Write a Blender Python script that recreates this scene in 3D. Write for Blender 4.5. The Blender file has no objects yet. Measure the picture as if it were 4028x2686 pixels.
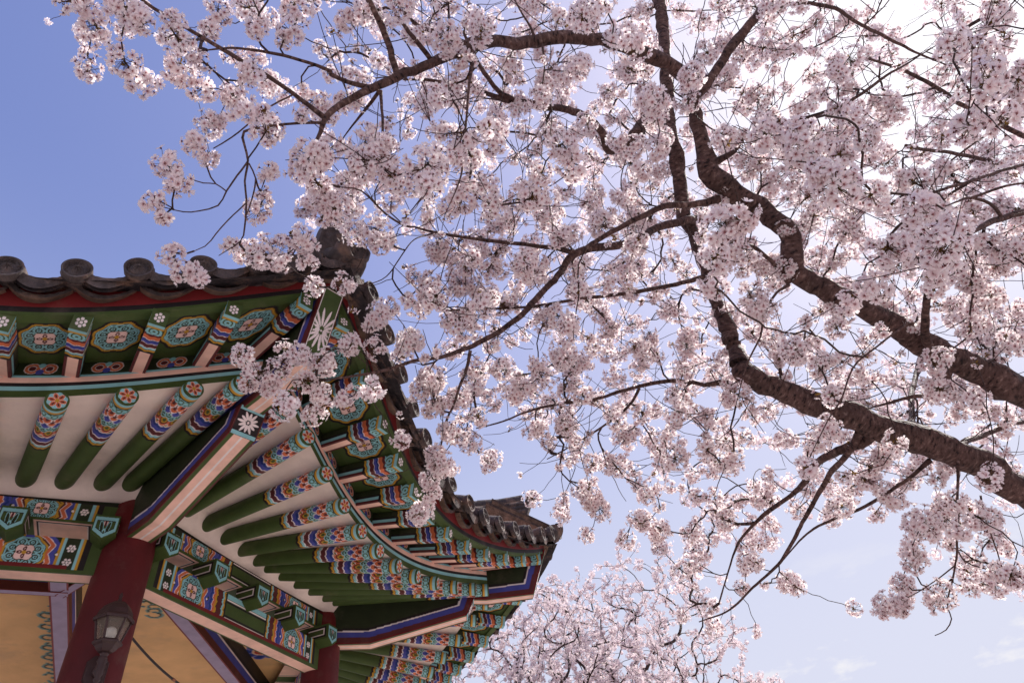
import bpy, math, random
import numpy as np
from mathutils import Matrix, Vector
RNG = np.random.default_rng(7)
random.seed(7)
C = bpy.context.scene.collection
SC = bpy.context.scene
L = 2.1                      # side of the octagon, column to column
CZ = 1.6                     # eye height
F = 2604.3                   # focal length in pixels of the 4028 x 2686 frame
PITCH, ROLL = math.radians(43.215), math.radians(9.398)

# ------------------------------------------------------------------ camera
cp, sp, cr, sr = math.cos(PITCH), math.sin(PITCH), math.cos(ROLL), math.sin(ROLL)
R0 = np.array([1., 0, 0]); U0 = np.array([0, -sp, cp]); FW = np.array([0, cp, sp])
RT = cr * R0 - sr * U0; UP = sr * R0 + cr * U0
cam = bpy.data.cameras.new("camera"); camo = bpy.data.objects.new("camera", cam); C.objects.link(camo)
cam.sensor_width = 36; cam.lens = F / 4028 * 36; cam.clip_end = 3000; cam.clip_start = 0.05
M = Matrix.Identity(4)
for i in range(3):
    M[i][0], M[i][1], M[i][2] = RT[i], UP[i], -FW[i]
M[0][3], M[1][3], M[2][3] = 0, 0, CZ
camo.matrix_world = M
SC.camera = camo
def at(px, py, depth):
    "point seen at photo pixel px,py at this depth along the view axis"
    return np.array([0, 0, CZ]) + depth * (FW + RT * (px - 2014) / F + UP * (1343 - py) / F)

# ------------------------------------------------------------------ light
SUN_EL, SUN_AZ = math.radians(49.5), math.radians(59.5)     # azimuth clockwise from +Y
w = bpy.data.worlds.new("World"); SC.world = w; w.use_nodes = True
nt = w.node_tree; nt.nodes.clear()
out = nt.nodes.new("ShaderNodeOutputWorld"); bg = nt.nodes.new("ShaderNodeBackground")
sky = nt.nodes.new("ShaderNodeTexSky"); sky.sky_type = 'NISHITA'; sky.sun_disc = False
sky.sun_elevation = SUN_EL; sky.sun_rotation = SUN_AZ; sky.altitude = 100
sky.air_density = 1.0; sky.dust_density = 3.0; sky.ozone_density = 2.0
# the sun's glow rolls off towards white instead of clipping: v / (1 + c v)
def vm(op, a, b):
    n_ = nt.nodes.new("ShaderNodeVectorMath"); n_.operation = op
    for k_, x_ in enumerate((a, b)):
        if isinstance(x_, (int, float)): n_.inputs[k_].default_value = (x_,) * 3
        else: nt.links.new(x_, n_.inputs[k_])
    return n_.outputs[0]
v_ = vm('MULTIPLY', sky.outputs[0], 1.0); v_.node.inputs[1].default_value = (.253, .243, .432)
v_ = vm('DIVIDE', v_, vm('ADD', vm('MULTIPLY', v_, .70), 1.0))
# pale haze towards the horizon
tc = nt.nodes.new("ShaderNodeTexCoord"); sx = nt.nodes.new("ShaderNodeSeparateXYZ"); nt.links.new(tc.outputs['Generated'], sx.inputs[0])
hzr = nt.nodes.new("ShaderNodeMapRange"); hzr.interpolation_type = 'SMOOTHSTEP'
hzr.inputs[1].default_value = .80; hzr.inputs[2].default_value = .15; hzr.inputs[3].default_value = 0; hzr.inputs[4].default_value = .9
nt.links.new(sx.outputs['Z'], hzr.inputs[0])
tint = nt.nodes.new("ShaderNodeMix"); tint.data_type = 'RGBA'; tint.inputs[7].default_value = (.74, .76, .90, 1)
nt.links.new(hzr.outputs[0], tint.inputs[0]); nt.links.new(v_, tint.inputs[6])
# thin clouds low in the sky
nz = nt.nodes.new("ShaderNodeTexNoise"); nz.inputs['Scale'].default_value = 7; nz.inputs['Detail'].default_value = 8; nz.inputs['Roughness'].default_value = .6
mp = nt.nodes.new("ShaderNodeMapping"); mp.inputs['Scale'].default_value = (1, 1, 2.6); mp.inputs['Location'].default_value = (.35, .1, .2)
nt.links.new(tc.outputs['Generated'], mp.inputs[0]); nt.links.new(mp.outputs[0], nz.inputs['Vector'])
rp = nt.nodes.new("ShaderNodeMapRange"); rp.inputs[1].default_value = .55; rp.inputs[2].default_value = .66
nt.links.new(nz.outputs['Fac'], rp.inputs[0])
ez = nt.nodes.new("ShaderNodeMapRange"); ez.inputs[1].default_value = .36; ez.inputs[2].default_value = .22
nt.links.new(sx.outputs['Z'], ez.inputs[0])
mu = nt.nodes.new("ShaderNodeMath"); mu.operation = 'MULTIPLY'
nt.links.new(rp.outputs[0], mu.inputs[0]); nt.links.new(ez.outputs[0], mu.inputs[1])
cl = nt.nodes.new("ShaderNodeMix"); cl.data_type = 'RGBA'; cl.inputs[7].default_value = (.97, .95, .95, 1)
m2 = nt.nodes.new("ShaderNodeMath"); m2.operation = 'MULTIPLY'; m2.inputs[1].default_value = .85
nt.links.new(mu.outputs[0], m2.inputs[0]); nt.links.new(m2.outputs[0], cl.inputs[0])
nt.links.new(tint.outputs[2], cl.inputs[6])
nt.links.new(cl.outputs[2], bg.inputs[0]); bg.inputs[1].default_value = 0.5
nt.links.new(bg.outputs[0], out.inputs[0])
sd = bpy.data.lights.new("sun", 'SUN'); sd.energy = 3.4; sd.angle = math.radians(.5); sd.color = (1, .955, .89)
so = bpy.data.objects.new("sun", sd); C.objects.link(so)
sv = Vector((math.sin(SUN_AZ) * math.cos(SUN_EL), math.cos(SUN_AZ) * math.cos(SUN_EL), math.sin(SUN_EL)))
so.rotation_euler = sv.to_track_quat('Z', 'Y').to_euler(); so.location = (30, 20, 40)
SC.view_settings.view_transform = 'Standard'; SC.view_settings.look = 'None'
SC.view_settings.exposure = 1.0; SC.view_settings.gamma = 1
SC.render.engine = 'CYCLES'
SC.cycles.max_bounces = 8; SC.cycles.transparent_max_bounces = 8; SC.cycles.transmission_bounces = 6

# ------------------------------------------------------------------ helpers
def lin(r, g, b):
    f = lambda c: (c / 255) / 12.92 if c <= 10 else ((c / 255 + .055) / 1.055) ** 2.4
    return np.array([f(r), f(g), f(b)])
GREEN = lin(66, 84, 40); DGREEN = lin(42, 50, 29); PEACH = lin(240, 196, 178); BROWN = lin(92, 40, 42)
CYAN = lin(142, 198, 204); BLUE = lin(72, 78, 160); DBLUE = lin(38, 60, 130); ORANGE = lin(206, 108, 70)
YEL = lin(196, 148, 48); WHITE = lin(240, 228, 226); BLACK = lin(34, 27, 29); PINK = lin(240, 205, 198)
RED = lin(112, 30, 32); COLRED = lin(88, 24, 28); PLASTER = lin(240, 223, 212); TAN = lin(226, 180, 128); LAV = lin(150, 136, 164)

class MB:
    def __init__(s): s.V = []; s.Q = []; s.T = []; s.Cc = []; s.n = 0; s.B = []
    def add(s, V, F, col=(.5, .5, .5), bco=None):
        V = np.asarray(V, float).reshape(-1, 3); F = np.asarray(F, int)
        col = np.asarray(col, float); col = np.broadcast_to(col.reshape(-1, 3) if col.ndim > 1 else col, (len(V), 3))
        s.V.append(V); s.Cc.append(col); s.B.append(np.zeros((len(V), 3)) if bco is None else bco)
        if len(F): (s.Q if F.shape[1] == 4 else s.T).append(F + s.n)
        s.n += len(V); return s
    def grid(s, P, col, flip=False, wrap=False, bco=None):
        nu, nv = P.shape[:2]
        i = np.arange(nu * nv).reshape(nu, nv)
        if wrap: i = np.concatenate([i, i[:1]], 0)
        a, b, c, d = i[:-1, :-1], i[1:, :-1], i[1:, 1:], i[:-1, 1:]
        Fq = np.stack([a, b, c, d], -1).reshape(-1, 4)
        if flip: Fq = Fq[:, ::-1]
        col = np.asarray(col, float)
        return s.add(P.reshape(-1, 3), Fq, col.reshape(-1, 3) if col.ndim > 1 else col, bco)
    def box(s, lo, hi, col, skip=()):
        x0, y0, z0 = lo; x1, y1, z1 = hi
        V = [(x0, y0, z0), (x1, y0, z0), (x1, y1, z0), (x0, y1, z0), (x0, y0, z1), (x1, y0, z1), (x1, y1, z1), (x0, y1, z1)]
        Fs = dict(b=(0, 3, 2, 1), t=(4, 5, 6, 7), f=(0, 1, 5, 4), k=(2, 3, 7, 6), l=(3, 0, 4, 7), r=(1, 2, 6, 5))
        return s.add(V, [v for k, v in Fs.items() if k not in skip], col)
    def build(s, name, mat, parent=None, smooth=True, bark=False):
        V = np.concatenate(s.V); col = np.concatenate(s.Cc)
        Q = np.concatenate(s.Q) if s.Q else np.zeros((0, 4), int); T = np.concatenate(s.T) if s.T else np.zeros((0, 3), int)
        me = bpy.data.meshes.new(name)
        me.vertices.add(len(V)); me.vertices.foreach_set('co', V.astype(np.float32).ravel())
        lp = np.concatenate([Q.ravel(), T.ravel()]).astype(np.int32)
        me.loops.add(len(lp)); me.loops.foreach_set('vertex_index', lp)
        npoly = len(Q) + len(T); me.polygons.add(npoly)
        st = np.concatenate([np.arange(len(Q)) * 4, len(Q) * 4 + np.arange(len(T)) * 3]).astype(np.int32)
        me.polygons.foreach_set('loop_start', st)
        me.polygons.foreach_set('use_smooth', np.full(npoly, smooth))
        at_ = me.attributes.new('paint', 'FLOAT_COLOR', 'POINT')
        at_.data.foreach_set('color', np.concatenate([col, np.ones((len(col), 1))], 1).astype(np.float32).ravel())
        if bark:
            bb = me.attributes.new('bco', 'FLOAT_VECTOR', 'POINT'); bb.data.foreach_set('vector', np.concatenate(s.B).astype(np.float32).ravel())
        me.update(calc_edges=True); me.validate()
        me.materials.append(mat)
        o = bpy.data.objects.new(name, me); C.objects.link(o)
        if parent: o.parent = parent
        return o
def empty(name, loc=(0, 0, 0), rz=0, parent=None):
    o = bpy.data.objects.new(name, None); C.objects.link(o); o.location = loc; o.rotation_euler = (0, 0, rz)
    o.empty_display_size = .2
    if parent: o.parent = parent
    return o
def tag(o, label, cat, group=None, kind=None):
    o['label'] = label; o['category'] = cat
    if group: o['group'] = group
    if kind: o['kind'] = kind
    return o

def mat(name, rough=.6, vary=.12, scale=9, bump=.0, bscale=60, base=None, metallic=0, dirt=None):
    m = bpy.data.materials.new(name); m.use_nodes = True; n = m.node_tree; N = n.nodes; b = N['Principled BSDF']
    if base is None:
        a = N.new('ShaderNodeAttribute'); a.attribute_name = 'paint'; src = a.outputs['Color']
    else:
        a = N.new('ShaderNodeRGB'); a.outputs[0].default_value = (*base, 1); src = a.outputs[0]
    t = N.new('ShaderNodeTexCoord'); z = N.new('ShaderNodeTexNoise'); z.inputs['Scale'].default_value = scale; z.inputs['Detail'].default_value = 6
    n.links.new(t.outputs['Object'], z.inputs['Vector'])
    r = N.new('ShaderNodeMapRange'); r.inputs[1].default_value = .3; r.inputs[2].default_value = .7; r.inputs[3].default_value = 1 - vary; r.inputs[4].default_value = 1 + vary
    n.links.new(z.outputs['Fac'], r.inputs[0])
    x = N.new('ShaderNodeMix'); x.data_type = 'RGBA'; x.blend_type = 'MULTIPLY'; x.inputs[0].default_value = 1
    n.links.new(src, x.inputs[6]); n.links.new(r.outputs[0], x.inputs[7]); last = x.outputs[2]
    if dirt is not None:
        z2 = N.new('ShaderNodeTexNoise'); z2.inputs['Scale'].default_value = dirt[1]; z2.inputs['Detail'].default_value = 8; z2.inputs['Roughness'].default_value = .65
        n.links.new(t.outputs['Object'], z2.inputs['Vector'])
        r2 = N.new('ShaderNodeMapRange'); r2.inputs[1].default_value = dirt[2]; r2.inputs[2].default_value = dirt[3]
        n.links.new(z2.outputs['Fac'], r2.inputs[0])
        x2 = N.new('ShaderNodeMix'); x2.data_type = 'RGBA'; x2.inputs[7].default_value = (*dirt[0], 1)
        n.links.new(r2.outputs[0], x2.inputs[0]); n.links.new(last, x2.inputs[6]); last = x2.outputs[2]
    n.links.new(last, b.inputs['Base Color']); b.inputs['Roughness'].default_value = rough; b.inputs['Metallic'].default_value = metallic
    b.inputs['Specular IOR Level'].default_value = .3
    if bump:
        z3 = N.new('ShaderNodeTexNoise'); z3.inputs['Scale'].default_value = bscale; z3.inputs['Detail'].default_value = 5
        n.links.new(t.outputs['Object'], z3.inputs['Vector'])
        bp = N.new('ShaderNodeBump'); bp.inputs['Strength'].default_value = bump; bp.inputs['Distance'].default_value = .01
        n.links.new(z3.outputs['Fac'], bp.inputs['Height']); n.links.new(bp.outputs[0], b.inputs['Normal'])
    return m
PAINT = mat('painted_timber', rough=.6, vary=.14, scale=9, bump=.14, bscale=70, dirt=(lin(128, 112, 100), 3.5, .56, 1.15))
PLAS = mat('lime_plaster', rough=.85, vary=.09, scale=5, bump=.35, bscale=35, dirt=(lin(150, 128, 116), 2.2, .52, 1.1))
CLAY = mat('roof_clay', rough=.75, vary=.45, scale=16, bump=.9, bscale=55, dirt=(lin(146, 112, 90), 8, .50, .80))
STONE = mat('cut_stone', rough=.8, vary=.15, scale=4, bump=.3, bscale=30)
IRON = mat('brown_iron', rough=.42, vary=.15, scale=25, bump=.1, bscale=90)

# ------------------------------------------------------------------ painted ornament (functions of position on the part)
def circ(x, y, cx, cy, r): return np.hypot(x - cx, y - cy) < r
def ring(x, y, cx, cy, r, w): return np.abs(np.hypot(x - cx, y - cy) - r) < w
def ell(x, y, cx, cy, a, b, ang):
    c, s = math.cos(ang), math.sin(ang); u = (x - cx) * c + (y - cy) * s; v = -(x - cx) * s + (y - cy) * c
    return (u / a) ** 2 + (v / b) ** 2
def medallion(Cc, x, y, black=True):
    r = np.hypot(x, y); th = np.arctan2(y, x); wv = 1 - .045 * np.cos(8 * th)
    if black: Cc[r < 1.13 * wv] = BLACK
    Cc[r < 1.0 * wv] = YEL; Cc[r < .90 * wv] = BLACK; Cc[r < .875 * wv] = CYAN; Cc[r < .80 * wv] = DGREEN
    for k in range(8):
        a = k * math.pi / 4 + .39; cx, cy = .60 * math.cos(a), .60 * math.sin(a)
        q = np.hypot(x - cx, y - cy)
        Cc[(np.abs(q - .185) < .038)] = CYAN; Cc[q < .085] = CYAN; Cc[q < .04] = DGREEN
    Cc[r < .46 * (1 - .12 * np.cos(4 * th))] = DGREEN
    Cc[r < .42 * (1 - .13 * np.cos(4 * th))] = PINK
    for k in range(4):
        a = k * math.pi / 2
        Cc[ell(x, y, .19 * math.cos(a), .19 * math.sin(a), .14, .085, a) < 1] = BROWN
        Cc[ell(x, y, .19 * math.cos(a), .19 * math.sin(a), .05, .02, a) < 1] = PINK
    Cc[r < .10] = YEL
def flower_white(Cc, x, y, n=12, bgc=BLACK):
    r = np.hypot(x, y); th = np.arctan2(y, x); Cc[:] = bgc
    for k in range(n):
        a = k * 2 * math.pi / n; ln = 1 if k % 2 == 0 else .86
        Cc[ell(x, y, .56 * ln * math.cos(a), .56 * ln * math.sin(a), .36 * ln, .105, a) < 1] = WHITE
    Cc[r < .13] = bgc; Cc[r < .10] = WHITE
def wob(x, f, a): return a * np.sin(x * f) + .5 * a * np.sin(x * f * 2.3 + 1)

def paint_beam(s, z, z0, z1, dots=2, lower=True):
    "s 0..1 along the beam, z height; all in side lengths"
    H = z1 - z0; w_ = np.minimum(s, 1 - s); Cc = np.empty(s.shape + (3,)); Cc[:] = GREEN; zz = z - z0
    def bd(a, b, c, wa=0): ww = w_ + wa * (wob(z, 260, .0022)); Cc[(ww >= a) & (ww < b)] = c
    bd(.090, .104, BLACK); bd(.104, .111, YEL); bd(.111, .118, CYAN); bd(.118, .150, DGREEN); bd(.150, .157, CYAN); bd(.157, .163, YEL)
    for j in range(dots):
        zc = H * (.5 if dots == 1 else (.30, .70)[j])
        for k in range(7):
            rr = 0 if k == 6 else .0078; a = k * math.pi / 3
            Cc[circ(w_, zz, .134 + rr * math.cos(a), zc + rr * math.sin(a), .0034)] = WHITE
    # interlaced petals either side of the medallion
    for (a, b, sg) in ((.163, .24, 1), (.24, .313, -1)):
        mk = (w_ >= a) & (w_ < b); ctr = .238
        q = np.hypot(w_ - ctr, (zz - H / 2) * .75)
        col = np.empty(s.shape + (3,)); col[:] = DGREEN
        lob = np.abs(np.mod(zz / H * 2, 1) - .5) * .028
        q2 = q + lob
        for (lo, hi, cc) in ((.044, .050, YEL), (.050, .056, BROWN), (.056, .058, WHITE), (.058, .068, ORANGE), (.068, .070, WHITE), (.070, .082, BLUE)):
            col[(q2 >= lo) & (q2 < hi)] = cc
        Cc[mk] = col[mk]
        Cc[circ(w_, zz, .163 if sg > 0 else .306, H * .5, .0035)] = WHITE
    bd(.313, .332, BLUE, 1); bd(.320, .327, DBLUE, 1); bd(.332, .334, WHITE, 1); bd(.334, .343, ORANGE, 1); bd(.343, .352, YEL, 1); bd(.352, .354, BLACK, 1)
    bd(.354, .374, BROWN, 1); bd(.374, .376, BLACK, 1); bd(.376, .383, CYAN, 1); bd(.383, .390, YEL, 1); bd(.390, .397, BLACK)
    pm = w_ >= .397
    Cc[pm] = GREEN
    for (a, b, c) in ((.0, .16, CYAN), (.19, .225, WHITE), (.25, .31, BLACK), (.69, .75, BLACK), (.775, .81, WHITE), (.84, 1.0, CYAN)):
        Cc[pm & (zz / H >= a) & (zz / H < b)] = c
    R = min(H * .52, .056)
    x, y = (w_ - .238) / R, (zz - H / 2) / R
    near = np.hypot(x, y) < 1.06
    sub = Cc[near].copy(); medallion(sub, x[near], y[near], black=False); Cc[near] = sub
    Cc[(np.abs(w_ - .238) < .010) & (zz > H * .93)] = BLUE
    if lower:
        Cc[(zz < H * .10)] = GREEN; Cc[(zz >= H * .10) & (zz < H * .22) & (w_ > .13)] = RED
    return Cc

def paint_rafter(th, q):
    "th angle round the pole (0 below), q 0..1 along the painted tip"
    Cc = np.empty(th.shape + (3,)); Cc[:] = GREEN
    qq = q + .008 * np.sin(9 * th) + .004 * np.sin(17 * th + 1)
    for a, b, c in ((0, .04, BLACK), (.04, .075, YEL), (.075, .085, BLACK), (.085, .125, CYAN), (.125, .14, WHITE), (.14, .215, BROWN), (.215, .232, WHITE), (.232, .29, BLUE), (.29, .335, DBLUE), (.335, .35, WHITE)):
        Cc[(qq >= a) & (qq < b)] = c
    x = th / math.pi * 1.55                     # scaled so that a unit is about the same both ways
    y = q * 3.1
    n = 6; per = 3.1 / n
    def rep(off): return (np.mod(x + off * per, per) - per / 2)
    m = (qq >= .35); Cc[m] = DGREEN
    # interlocking scale of orange and brown
    for off, yc in ((0, 1.22), (.5, 1.42)):
        X = rep(off); d = np.hypot(X * 1.25, y - yc)
        for r, c in ((.36, WHITE), (.335, ORANGE), (.25, BROWN), (.17, YEL), (.10, GREEN)):
            Cc[m & (d < r) & (y > yc - .36) & (y < yc + .22)] = c
    # cyan curls
    for off, yc in ((.0, 1.66), (.5, 1.78)):
        X = rep(off); d = np.hypot(X, y - yc)
        mm = m & (d < .21); Cc[mm] = CYAN; Cc[m & (d < .155)] = GREEN; Cc[m & (d < .095)] = CYAN; Cc[m & (d < .05)] = DGREEN
    # lotus
    Cc[m & (np.abs(y - 2.02) < .12)] = YEL
    for off, yc, c1, c2, rr in ((.0, 2.06, BLUE, DBLUE, .30), (.5, 2.22, ORANGE, BROWN, .27), (.0, 2.36, ORANGE, BROWN, .25)):
        X = rep(off); d = np.hypot(X * 1.15, (y - yc) * .9)
        Cc[m & (d < rr) & (y > yc - .30)] = WHITE; Cc[m & (d < rr - .032)] = c1; Cc[m & (d < rr * .42)] = c2
    for off in (0., .5):
        X = rep(off); d = np.hypot(X, y - 2.62 + .05 * off); Cc[m & (d < .19)] = CYAN; Cc[m & (d < .14)] = GREEN; Cc[m & (d < .08)] = CYAN
    for a, b, c in ((.885, .905, BLACK), (.905, .94, YEL), (.94, .975, CYAN), (.975, 1.1, GREEN)):
        Cc[q >= a] = c
    return Cc
def paint_cap(x, y):
    r = np.hypot(x, y); th = np.arctan2(y, x); Cc = np.empty(x.shape + (3,)); Cc[:] = GREEN
    Cc[r < .80 * (1 + .07 * np.cos(6 * th + math.pi))] = CYAN
    for k in range(6):
        a = k * math.pi / 3; e = ell(x, y, .46 * math.cos(a), .46 * math.sin(a), .34, .225, a)
        Cc[e < 1] = WHITE; Cc[e < .78] = ORANGE; Cc[ell(x, y, .46 * math.cos(a), .46 * math.sin(a), .17, .075, a) < 1] = BROWN
    Cc[r < .20] = YEL
    return Cc
def paint_buyeon(q, e, face):
    "q 0..1 along the painted tip, e across the face -1..1"
    Cc = np.empty(q.shape + (3,)); Cc[:] = BLACK
    sh = {'b': -.05 * np.abs(e), 'l': .06 * e, 'r': .06 * e}[face]
    qq = q + sh + .012 * np.sin(e * 6)
    for a, b, c in ((.045, .10, YEL), (.10, .115, BLACK), (.115, .175, CYAN), (.175, .19, WHITE), (.19, .31, BROWN), (.31, .325, WHITE), (.325, .40, BLUE), (.40, .45, DBLUE), (.45, .468, WHITE), (.468, .58, ORANGE), (.58, .66, BROWN), (.66, .69, CYAN), (.69, 2, GREEN)):
        Cc[(qq >= a) & (qq < b)] = c
    x, y = e * .5, (q - .77) * 3.0
    d = np.hypot(x, y); mm = q > .66
    Cc[mm & (np.abs(d - .40) < .07)] = CYAN; Cc[mm & (np.abs(d - .16) < .075)] = CYAN
    Cc[(q > .86)] = YEL; Cc[(q > .915)] = CYAN
    return Cc

# ------------------------------------------------------------------ the pavilion's frame
TH2 = .24600
AX, AY = -1.17874688 * L, 1.65797024 * L
OX, OY = -2.22754221 * L, 2.43715901 * L
AP = 1.20710678            # apothem in side lengths
RC = 1.30656296            # column circle
pav = empty('octagonal_pavilion', (OX, OY, 0), -TH2)
tag(pav, 'octagonal timber pavilion with upturned tiled eaves painted in green and orange patterns on red columns', 'pavilion')
Zc = lambda z: CZ + z * L
def SP(o, u, z):           # side frame: o outward from the wall line, u along from mid-side, z above the eye (side lengths)
    o, u, z = np.broadcast_arrays(np.asarray(o, float), np.asarray(u, float), np.asarray(z, float))
    return np.stack([(AP + o) * L, u * L, CZ + z * L], -1)
def HP(r, t, z):           # hip frame: r outward from the column axis
    r, t, z = np.broadcast_arrays(np.asarray(r, float), np.asarray(t, float), np.asarray(z, float))
    return np.stack([(RC + r) * L, t * L, CZ + z * L], -1)
def side_rot(i): return math.radians(45 * (i - 2))
def hip_rot(i): return math.radians(45 * (i - 2) + 22.5)       # between side i and i+1
def putcopy(o, rz, parent=None):
    c = o.copy(); C.objects.link(c); c.parent = parent or o.parent; c.rotation_euler = (0, 0, rz); return c
SIDES = (0, 1, 3)          # copies of side 2 that the camera can see or nearly see
RO = lambda u: .56500 + .25474 * u ** 2 - .17773 * u ** 4      # rafter ends
RZ = lambda u: 1.01483 + .30785 * u ** 2 - .09831 * u ** 4
BO = lambda u: .75514 + .28084 * u ** 2 - .19176 * u ** 4      # flying rafter ends
BZ = lambda u: 1.07820 + .29187 * u ** 2 - .00467 * u ** 4
def corner_u(fo, dlt=0):
    u = .8
    for _ in range(60): u = .5 + (fo(u) + dlt) * .41421
    return u
UR, UB = corner_u(RO), corner_u(BO)

def copies_side(o):
    for i in SIDES: putcopy(o, side_rot(i))
def all_sides(o):
    for i in (0, 1, 3, 4, 5, 6, 7): putcopy(o, side_rot(i))

# columns
def column():
    mb = MB(); na = 32
    zs = np.array([.0, .25, .5, 1.0, 1.6, 2.2, 2.8, 3.2, Zc(.99), Zc(1.02)]); a = np.linspace(0, 2 * math.pi, na, endpoint=False)
    rad = L * (.0735 - .0042 * (zs / zs[-1]) ** 1.5)
    P = np.stack([RC * L + np.cos(a)[:, None] * rad, np.sin(a)[:, None] * rad, np.broadcast_to(zs, (na, len(zs)))], -1)
    mb.grid(P, COLRED, wrap=True)
    # the column head runs on up beside the hip rafter, with a ragged painted edge
    zs = np.array([Zc(1.015), Zc(1.06), Zc(1.105), Zc(1.15), Zc(1.175)]); rad = L * np.array([.0688, .0675, .064, .052, .03])
    P = np.stack([RC * L + np.cos(a)[:, None] * rad, np.sin(a)[:, None] * rad, np.broadcast_to(zs, (na, len(zs)))], -1)
    P[:, -2:, 2] += (.035 * np.sin(a * 3) + .02 * np.sin(a * 7))[:, None]
    mb.grid(P, RED * .8, wrap=True)
    return mb.build('column', PAINT, pav)
col = column(); col.rotation_euler = (0, 0, hip_rot(1))
for i in (0, 2, 3, 4, 5, 6, 7): putcopy(col, hip_rot(i))
def base_stone():
    mb = MB(); na = 8; a = np.arange(na) * math.pi / 4 + math.pi / 8
    for r, z0, z1 in ((RC + .55, 0, .22), (RC + .38, .22, .42)):
        rr = r * L
        ring_ = np.stack([np.cos(a) * rr, np.sin(a) * rr], -1)
        V = np.concatenate([np.c_[ring_, np.full(na, z0)], np.c_[ring_, np.full(na, z1)], [[0, 0, z1]]])
        mb.add(V, [(k, (k + 1) % na, na + (k + 1) % na, na + k) for k in range(na)], lin(176, 168, 158))
        mb.add(V, [(na + k, na + (k + 1) % na, 2 * na) for k in range(na)], lin(182, 174, 162))
    return mb.build('stone_base', STONE, pav, smooth=False)
base_stone()

# tie beam with painted faces
BB, BT, BH = .905, 1.004, .030     # bottom, top, half thickness
def beam(z0, z1, half, name, dots, lower, bottom):
    mb = MB(); s = np.linspace(.03, .97, 560); z = np.linspace(z0, z1, 64 if lower else 44)
    S_, Z_ = np.meshgrid(s, z, indexing='ij'); Cc = paint_beam(S_, Z_, z0, z1, dots, lower)
    mb.grid(SP(half, S_ - .5, Z_), Cc); mb.grid(SP(-half, S_ - .5, Z_), Cc, flip=True)
    o = np.array([-half, -half * .80, -half * .799, half * .80, half * .801, half]); cc = np.array([GREEN, GREEN, PEACH, PEACH, GREEN, GREEN])
    if bottom == 'panel':
        pass
    S2, O2 = np.meshgrid(s[::8], o, indexing='ij')
    mb.grid(SP(O2, S2 - .5, z0), np.broadcast_to(cc, S2.shape + (3,)), flip=True)
    mb.grid(SP(O2, S2 - .5, z1), DGREEN)
    return mb.build(name, PAINT, pav)
b1 = beam(BB, BT, BH, 'tie_beam', 2, True, 'peach'); all_sides(b1)
def purlin_panelled():
    "upper beam: painted faces, and an underside of peach panels with black borders between the blocks"
    z0, z1, half = 1.052, 1.1135, .030
    mb = MB(); s = np.linspace(.02, .98, 560); z = np.linspace(z0, z1, 44)
    S_, Z_ = np.meshgrid(s, z, indexing='ij'); Cc = paint_beam(S_, Z_, z0 - .008, z1 + .012, 1, False)
    Cc[Z_ < z0 + .006] = GREEN; Cc[Z_ > z1 - .004] = BLACK
    mb.grid(SP(half, S_ - .5, Z_), Cc); mb.grid(SP(-half, S_ - .5, Z_), Cc, flip=True)
    s = np.linspace(.02, .98, 420); o = np.linspace(-.085, half, 70)
    S_, O_ = np.meshgrid(s, o, indexing='ij'); Cc = np.empty(S_.shape + (3,)); Cc[:] = PEACH
    blocks = np.array([.066, .284, .5, .716, .934])
    db = np.min(np.abs(S_[..., None] - blocks), -1) - .031
    e = np.minimum(half - O_, db)
    Cc[e < .004] = GREEN; Cc[(e >= .012) & (e < .0175)] = BLACK; Cc[(e >= .0175) & (e < .0195)] = WHITE
    mb.grid(SP(O_, S_ - .5, z0), Cc, flip=True)
    mb.grid(SP(np.array([[-half, half]] * 2), np.array([[-.48, -.48], [.48, .48]]), z1), DGREEN)
    # round purlin above, mostly plastered over
    a = np.linspace(0, 2 * math.pi, 20, endpoint=False); y = np.linspace(-.5, .5, 3)
    A_, Y_ = np.meshgrid(a, y, indexing='ij')
    mb.grid(SP(-.012 + .034 * np.cos(A_), Y_, 1.147 + .034 * np.sin(A_)), DGREEN, wrap=True, flip=True)
    return mb.build('purlin', PAINT, pav)
p1 = purlin_panelled(); all_sides(p1)
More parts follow.
